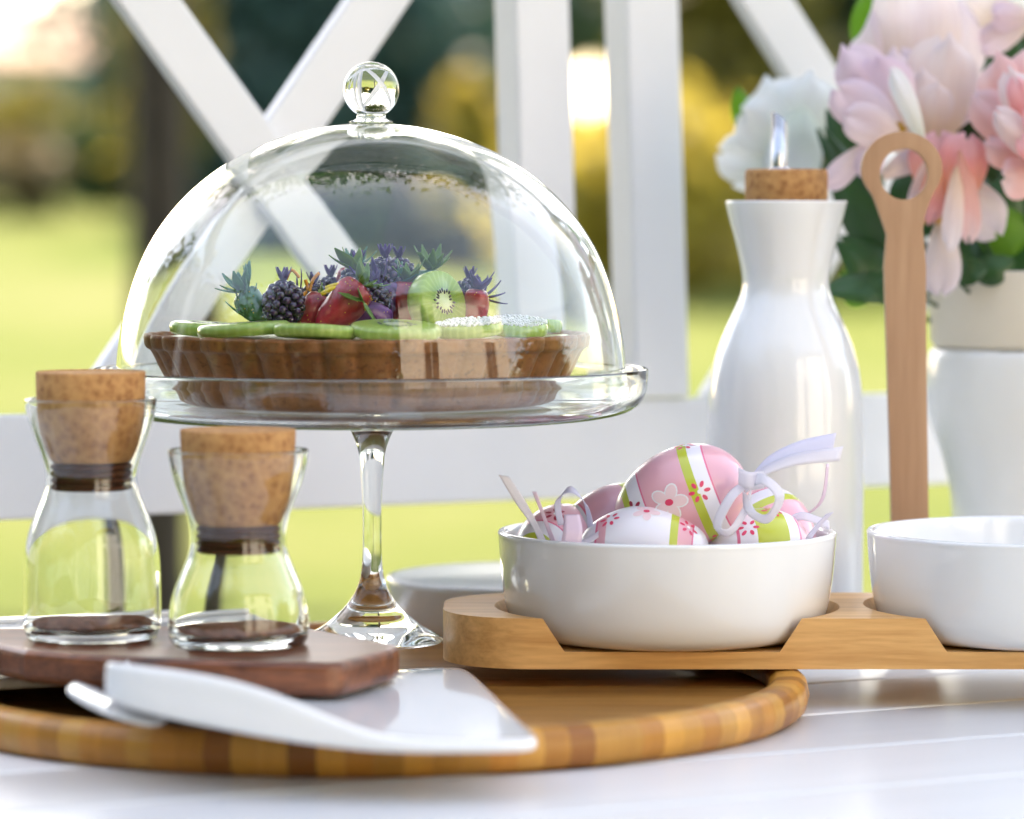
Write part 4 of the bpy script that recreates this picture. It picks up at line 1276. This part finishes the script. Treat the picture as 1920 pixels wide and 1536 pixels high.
    rib(e4, 'ribbon_sash', [P(1072, 965, 1.722), P(1074, 995, 1.716), P(1070, 1026, 1.714)], [(.008, .001, 0), (.0098, .001, 0), (.0105, .001, 0)], SATINP)
    rib(e5, 'ribbon_tail', [P(1060, 1010, 1.73), P(1090, 1020, 1.722), P(1125, 1000, 1.722)], [(0, .003, .003), (0, .003, .003), (0, .002, .003)], SATINW)
    # right side ribbons
    rib(e6, 'ribbon_tail', [P(1535, 968, 1.77), P(1495, 975, 1.765), P(1540, 940, 1.762), P(1552, 870, 1.76)][1:], [(.002, .002, 0), (.002, .002, 0), (.0015, .002, 0)], SATINP)
    rib(e6, 'ribbon_tail', [P(1470, 985, 1.765), P(1500, 968, 1.758), P(1530, 975, 1.757), P(1555, 985, 1.757)], [(0, .003, .004)] * 4, SATINW)
    rib(e6, 'ribbon_tail', [P(1512, 1016, 1.735), P(1530, 990, 1.733), P(1556, 962, 1.731)], [(.004, .001, .001)] * 3, SATIN)
eggs()

# ------------------------------------------------------------------ vase and flowers
def petal_mat(name, base, tip, edge, trans=.5):
    m, nt, b = nodes(name)
    tc = N(nt, 'ShaderNodeTexCoord'); sp = N(nt, 'ShaderNodeSeparateXYZ'); nt.links.new(tc.outputs['UV'], sp.inputs[0])
    nz = noise(nt, tc.outputs['UV'], 3, 3, .5)
    ad = N(nt, 'ShaderNodeMath', operation='MULTIPLY_ADD'); ad.inputs[1].default_value = .35; ad.inputs[2].default_value = -.17
    nt.links.new(nz, ad.inputs[0]); sm = N(nt, 'ShaderNodeMath', operation='ADD'); nt.links.new(ad.outputs[0], sm.inputs[0]); nt.links.new(sp.outputs[0], sm.inputs[1])
    c = ramp(nt, sm.outputs[0], [(0, base), (.35, tuple((a + b_) / 2 for a, b_ in zip(base, tip))), (.7, tip), (1, edge)])
    mpv = N(nt, 'ShaderNodeMapping'); mpv.inputs['Scale'].default_value = (1.2, 17, 1); nt.links.new(tc.outputs['UV'], mpv.inputs['Vector'])
    nv_ = noise(nt, mpv.outputs[0], 1.6, 4, .6, .3)
    vn = ramp(nt, nv_, [(.35, (.80, .66, .70)), (.55, (1, 1, 1))])
    mv = N(nt, 'ShaderNodeMix', data_type='RGBA', blend_type='MULTIPLY'); mv.inputs[0].default_value = .22
    nt.links.new(c, mv.inputs[6]); nt.links.new(vn, mv.inputs[7]); c = mv.outputs[2]
    bump(nt, b, nv_, .2, .001)
    nt.links.new(c, b.inputs['Base Color']); b.inputs['Roughness'].default_value = .6
    b.inputs['Sheen Weight'].default_value = .2
    tr = N(nt, 'ShaderNodeBsdfTranslucent'); nt.links.new(c, tr.inputs[0])
    mx = N(nt, 'ShaderNodeMixShader'); mx.inputs[0].default_value = trans
    out = nt.nodes['Material Output']
    nt.links.new(b.outputs[0], mx.inputs[1]); nt.links.new(tr.outputs[0], mx.inputs[2]); nt.links.new(mx.outputs[0], out.inputs[0])
    return m
PET_PALE = petal_mat('pale_pink_petal', (.82, .66, .54), (.84, .72, .75), (.83, .73, .80))
PET_LILAC = petal_mat('lilac_pink_petal', (.80, .64, .56), (.79, .64, .72), (.80, .66, .77))
PET_CORAL = petal_mat('coral_petal', (.84, .42, .16), (.85, .36, .34), (.86, .52, .58))
PET_ROSE = petal_mat('rose_petal', (.84, .50, .36), (.86, .52, .50), (.86, .66, .68))
PET_WHITE = petal_mat('white_petal', (.70, .76, .62), (.80, .83, .82), (.82, .85, .87), .4)
PET_CREAM = petal_mat('cream_petal', (.84, .66, .44), (.85, .74, .72), (.84, .78, .82))
DLEAF = simple('glossy_dark_leaf', (.022, .085, .022), rough=.35, var=.3, vscale=25, trans=.25)
LLEAF = simple('light_green_leaf', (.10, .26, .02), rough=.4, var=.2, vscale=25, trans=.4)
STAMEN = simple('ochre_stamens', (.55, .28, .02), rough=.6)

def petal(parent, a, b, W, mat, cup=.3, bend=.25, facing=None, ruffle=.06, name='petal', shape=.62):
    """petal from world point a (base) to b (tip), W wide, bulging towards facing"""
    a, b = Vector(a), Vector(b)
    d = b - a; L = d.length; d.normalize()
    f = Vector(facing if facing is not None else (0, -1, .15)); f = (f - d * f.dot(d)).normalized()
    s = d.cross(f)
    nu, nv = 14, 12
    bm = bmesh.new(); uv = bm.loops.layers.uv.new('UVMap')
    g = []; ph = random.uniform(0, 6)
    for i in range(nu + 1):
        t = i / nu
        w = W * .5 * (math.sin(math.pi * min(1, t ** .8 * .93 + .035)) ** .8 if name == 'leaf' else 1.06 * (t + .02) ** .5 * max(0.0, 1 - (t * .995) ** 4.5) ** .5)
        row = []
        for j in range(nv + 1):
            q = 2 * j / nv - 1
            hh = -cup * W * .5 * (q * q) * (1 - .3 * t) + bend * L * math.sin(math.pi * t * .9) * .35 + ruffle * W * math.sin(q * 5 + ph) * t * t * .6 + ruffle * W * .5 * math.sin(t * 7 + ph)
            tt = t * (1 + .05 * math.sin(q * 4 + ph) * t)
            row.append(bm.verts.new(a + d * (L * tt) + s * (w * q) + f * hh - parent.location))
        g.append(row)
    for i in range(nu):
        for j in range(nv):
            fc = bm.faces.new((g[i][j], g[i][j + 1], g[i + 1][j + 1], g[i + 1][j]))
            for l, (ii, jj) in zip(fc.loops, ((i, j), (i, j + 1), (i + 1, j + 1), (i + 1, j))): l[uv].uv = (ii / nu, jj / nv)
    return obj(name, bm, mat, parent)

def flower(center, label, Y, petals, grp='blooms in the white vase', name='pink_bloom', cat='flower', stam=None, stem_to=None):
    c = P(center[0], center[1], Y)
    t = thing(name, c, label, cat, grp)
    k = Y / F
    for (bx, by, tx_, ty, w, mat, dy, cup) in petals:
        a = P(bx, by, Y + dy * .3); b = P(tx_, ty, Y + dy)
        petal(t, a, b, w * k, mat, cup=cup, bend=.3)
    if stam:
        bm = bmesh.new()
        for q in range(26):
            p = P(stam[0] + random.uniform(-14, 14), stam[1] + random.uniform(-10, 10), Y - .004) - c
            bmesh.ops.create_icosphere(bm, subdivisions=1, radius=.0016, matrix=Matrix.Translation(p))
            tube(bm, [p, p + Vector((0, .012, 0))], .0004, 4)
        o = obj('stamens', bm, STAMEN, t); o['kind'] = 'stuff'
    if stem_to is not None:
        bm = bmesh.new(); e = Vector(stem_to) - c
        tube(bm, smooth_prof([tuple((0, .012, 0)), tuple(Vector((e.x * .35, .03, e.z * .3))), tuple(e)], 6), .0018, 8)
        obj('stem', bm, DLEAF, t)
    return t
VX = P(1962, 600, 2.05).x; VY = 2.06
STEM = (VX, VY, TZ + .16)
flower((1722, 150), 'largest pale pink bloom at the top of the bouquet', 2.03, [
    (1722, 240, 1640, 30, 190, PET_PALE, .03, .5), (1735, 250, 1790, 10, 200, PET_PALE, .035, .4), (1725, 250, 1715, -50, 210, PET_CREAM, .03, .35),
    (1730, 290, 1680, 95, 150, PET_PALE, .0, .35), (1745, 290, 1775, 70, 170, PET_CREAM, -.005, .3), (1740, 285, 1725, 130, 90, PET_CREAM, -.012, .2),
    (1742, 270, 1755, 155, 95, PET_CREAM, -.018, .2),
    (1745, 262, 1838, 155, 85, PET_LILAC, .005, .35)], stem_to=STEM)
flower((1650, 200), 'lilac pink bloom left of the ring handle, above the cork', 2.0, [
    (1690, 250, 1585, 90, 130, PET_LILAC, .02, .5), (1690, 240, 1640, 110, 150, PET_LILAC, .01, .4), (1700, 268, 1572, 165, 120, PET_LILAC, -.004, .4),
    (1705, 275, 1590, 215, 100, PET_PALE, -.012, .3), (1735, 275, 1672, 130, 50, PET_WHITE, -.02, .5), (1655, 235, 1620, 330, 70, PET_LILAC, -.01, .4),
    (1630, 270, 1548, 352, 62, PET_LILAC, .0, .35), (1655, 330, 1735, 285, 60, PET_LILAC, .02, .4)], stam=(1682, 242), stem_to=STEM)
flower((1905, 240), 'salmon rose with many folded petals cut by the right edge', 1.98, [
    (1945, 280, 1870, 105, 150, PET_ROSE, .02, .5), (1960, 290, 1945, 90, 180, PET_ROSE, .02, .5), (1950, 310, 1832, 180, 110, PET_ROSE, .008, .45),
    (1950, 310, 1850, 265, 95, PET_ROSE, 0, .4), (1960, 300, 1890, 130, 90, PET_CREAM, -.01, .5), (1965, 310, 1905, 150, 70, PET_CORAL, -.018, .55),
    (1965, 320, 1870, 210, 70, PET_CREAM, -.022, .5), (1965, 330, 1880, 330, 110, PET_ROSE, -.01, .4), (1970, 310, 1930, 190, 60, PET_CORAL, -.03, .5), (1970, 320, 1915, 260, 60, PET_CORAL, -.03, .5),
    (1960, 300, 2040, 180, 150, PET_ROSE, .01, .4), (1960, 310, 2040, 300, 150, PET_ROSE, .0, .4)], stem_to=STEM)
flower((1790, 350), 'coral drooping bloom right behind the ring handle', 1.99, [
    (1775, 400, 1760, 250, 150, PET_CORAL, .01, .5), (1790, 400, 1815, 255, 120, PET_CORAL, .0, .45), (1800, 330, 1872, 440, 110, PET_PALE, .015, .3),
    (1770, 410, 1765, 550, 90, PET_PALE, .0, .4), (1795, 310, 1780, 470, 50, PET_CREAM, -.02, .4), (1755, 300, 1742, 420, 60, PET_CORAL, -.005, .4),
    (1800, 280, 1815, 450, 70, PET_ROSE, -.008, .5), (1740, 300, 1715, 390, 46, PET_PALE, .01, .3)], stam=(1748, 408), stem_to=STEM)
flower((1890, 30), 'pink bloom cut by the top right corner', 2.07, [
    (1900, 70, 1830, -30, 120, PET_CREAM, .0, .4), (1900, 60, 1930, -40, 120, PET_WHITE, 0, .4), (1930, 40, 1835, 88, 75, PET_LILAC, -.01, .3), (1940, 30, 1860, 30, 80, PET_LILAC, -.015, .5)], stem_to=STEM)
flower((1470, 240), 'blurred white bloom behind the cork of the oil bottle', 2.13, [
    (1500, 300, 1440, 150, 170, PET_WHITE, .02, .3), (1500, 310, 1520, 140, 170, PET_WHITE, .01, .3), (1480, 320, 1350, 285, 120, PET_WHITE, 0, .3),
    (1500, 280, 1390, 205, 150, PET_WHITE, -.01, .25), (1450, 290, 1375, 345, 90, PET_WHITE, .01, .3), (1510, 200, 1480, 340, 130, PET_WHITE, -.02, .35), (1520, 230, 1440, 330, 110, PET_WHITE, -.005, .3)],
    name='white_bloom', stem_to=(VX - .02, VY + .005, TZ + .17))

def vase():
    t = thing('flower_vase', (VX, VY, TZ), 'large tapered white vase with beige upper band holding the bouquet', 'vase')
    s = 2.05 / F
    zz = lambda y: HC - (y - 430) * s
    ENA = simple('white_enamel', (.76, .775, .76), rough=.22, coat=.3, var=.02, vscale=20)
    BEI = simple('beige_enamel_band', (.70, .64, .53), rough=.4, var=.04, vscale=15)
    w = smooth_prof([(.0530, 0), (170 * s, .004), (172 * s, zz(1150)), (170 * s, zz(960)), (186 * s, zz(870)), (210 * s, zz(800)), (221 * s, zz(740)), (222 * s, zz(700)), (217 * s, zz(668)), (210 * s, zz(655))], 4)
    obj('vase_body', lathe([(0, .0)] + w + [(198 * s, zz(655)), (196 * s, zz(700)), (165 * s, zz(960)), (160 * s, .006), (0, .006)], 128), ENA, t)
    obj('neck_band', lathe([(202 * s, zz(654)), (212 * s, zz(640)), (217 * s, zz(560)), (221 * s, zz(515)), (222 * s, zz(508)), (218 * s, zz(506)), (214 * s, zz(512)), (206 * s, zz(640)), (198 * s, zz(654))], 128, close=True), BEI, t)
vase()

def foliage():
    k = 2.0 / F
    specs = [ # base px, tip px, width px, depth, light?
        (1690, 520, 1560, 300, 90, 2.05, 0), (1700, 560, 1570, 450, 110, 2.04, 0), (1720, 500, 1600, 380, 120, 2.06, 1), (1700, 540, 1545, 545, 80, 2.03, 0), (1650, 480, 1540, 250, 90, 2.07, 0),
        (1740, 480, 1650, 470, 120, 2.08, 0), (1640, 400, 1560, 210, 110, 2.09, 0), (1760, 440, 1690, 300, 130, 2.08, 0), (1800, 470, 1730, 180, 110, 2.09, 0),
        (1850, 480, 1900, 330, 120, 2.05, 0), (1880, 500, 1960, 420, 140, 2.03, 0), (1830, 500, 1840, 340, 110, 2.06, 0), (1860, 510, 1800, 430, 100, 2.04, 0), (1900, 480, 1860, 380, 100, 2.02, 1),
        (1900, 300, 1870, 120, 90, 2.08, 0), (1860, 250, 1900, 60, 90, 2.09, 0), (1840, 200, 1815, 110, 70, 2.09, 0), (1640, 120, 1630, -30, 90, 2.10, 1), (1640, 560, 1580, 510, 90, 2.05, 1),
        (1670, 470, 1600, 560, 100, 2.07, 0), (1830, 520, 1900, 490, 60, 2.0, 0), (1790, 520, 1850, 495, 60, 2.0, 0), (1740, 330, 1700, 250, 90, 2.06, 0), (1400, 250, 1385, 165, 50, 2.16, 1), (1700, 420, 1720, 300, 90, 2.05, 0)]
    for i, (bx, by, tx_, ty, w, Y, lt) in enumerate(specs):
        a = P(bx, by, Y); b = P(tx_, ty, Y)
        if i == 0:
            t = thing('bouquet_foliage', P(1720, 480, 2.05), 'dark green leaves filling the bouquet around the blooms', 'leaves')
        petal(t, a, b, w * k, LLEAF if lt else DLEAF, cup=.25, bend=.3, facing=(random.uniform(-.6, .6), -1, random.uniform(-.2, .8)), ruffle=.03, name='leaf', shape=.8)
        if i % 3 == 0:
            bm = bmesh.new(); tube(bm, [a - t.location, (a + Vector(STEM)) / 2 - t.location + Vector((0, .01, 0)), Vector(STEM) - t.location], .0012, 6)
            obj('stem', bm, DLEAF, t)
foliage()
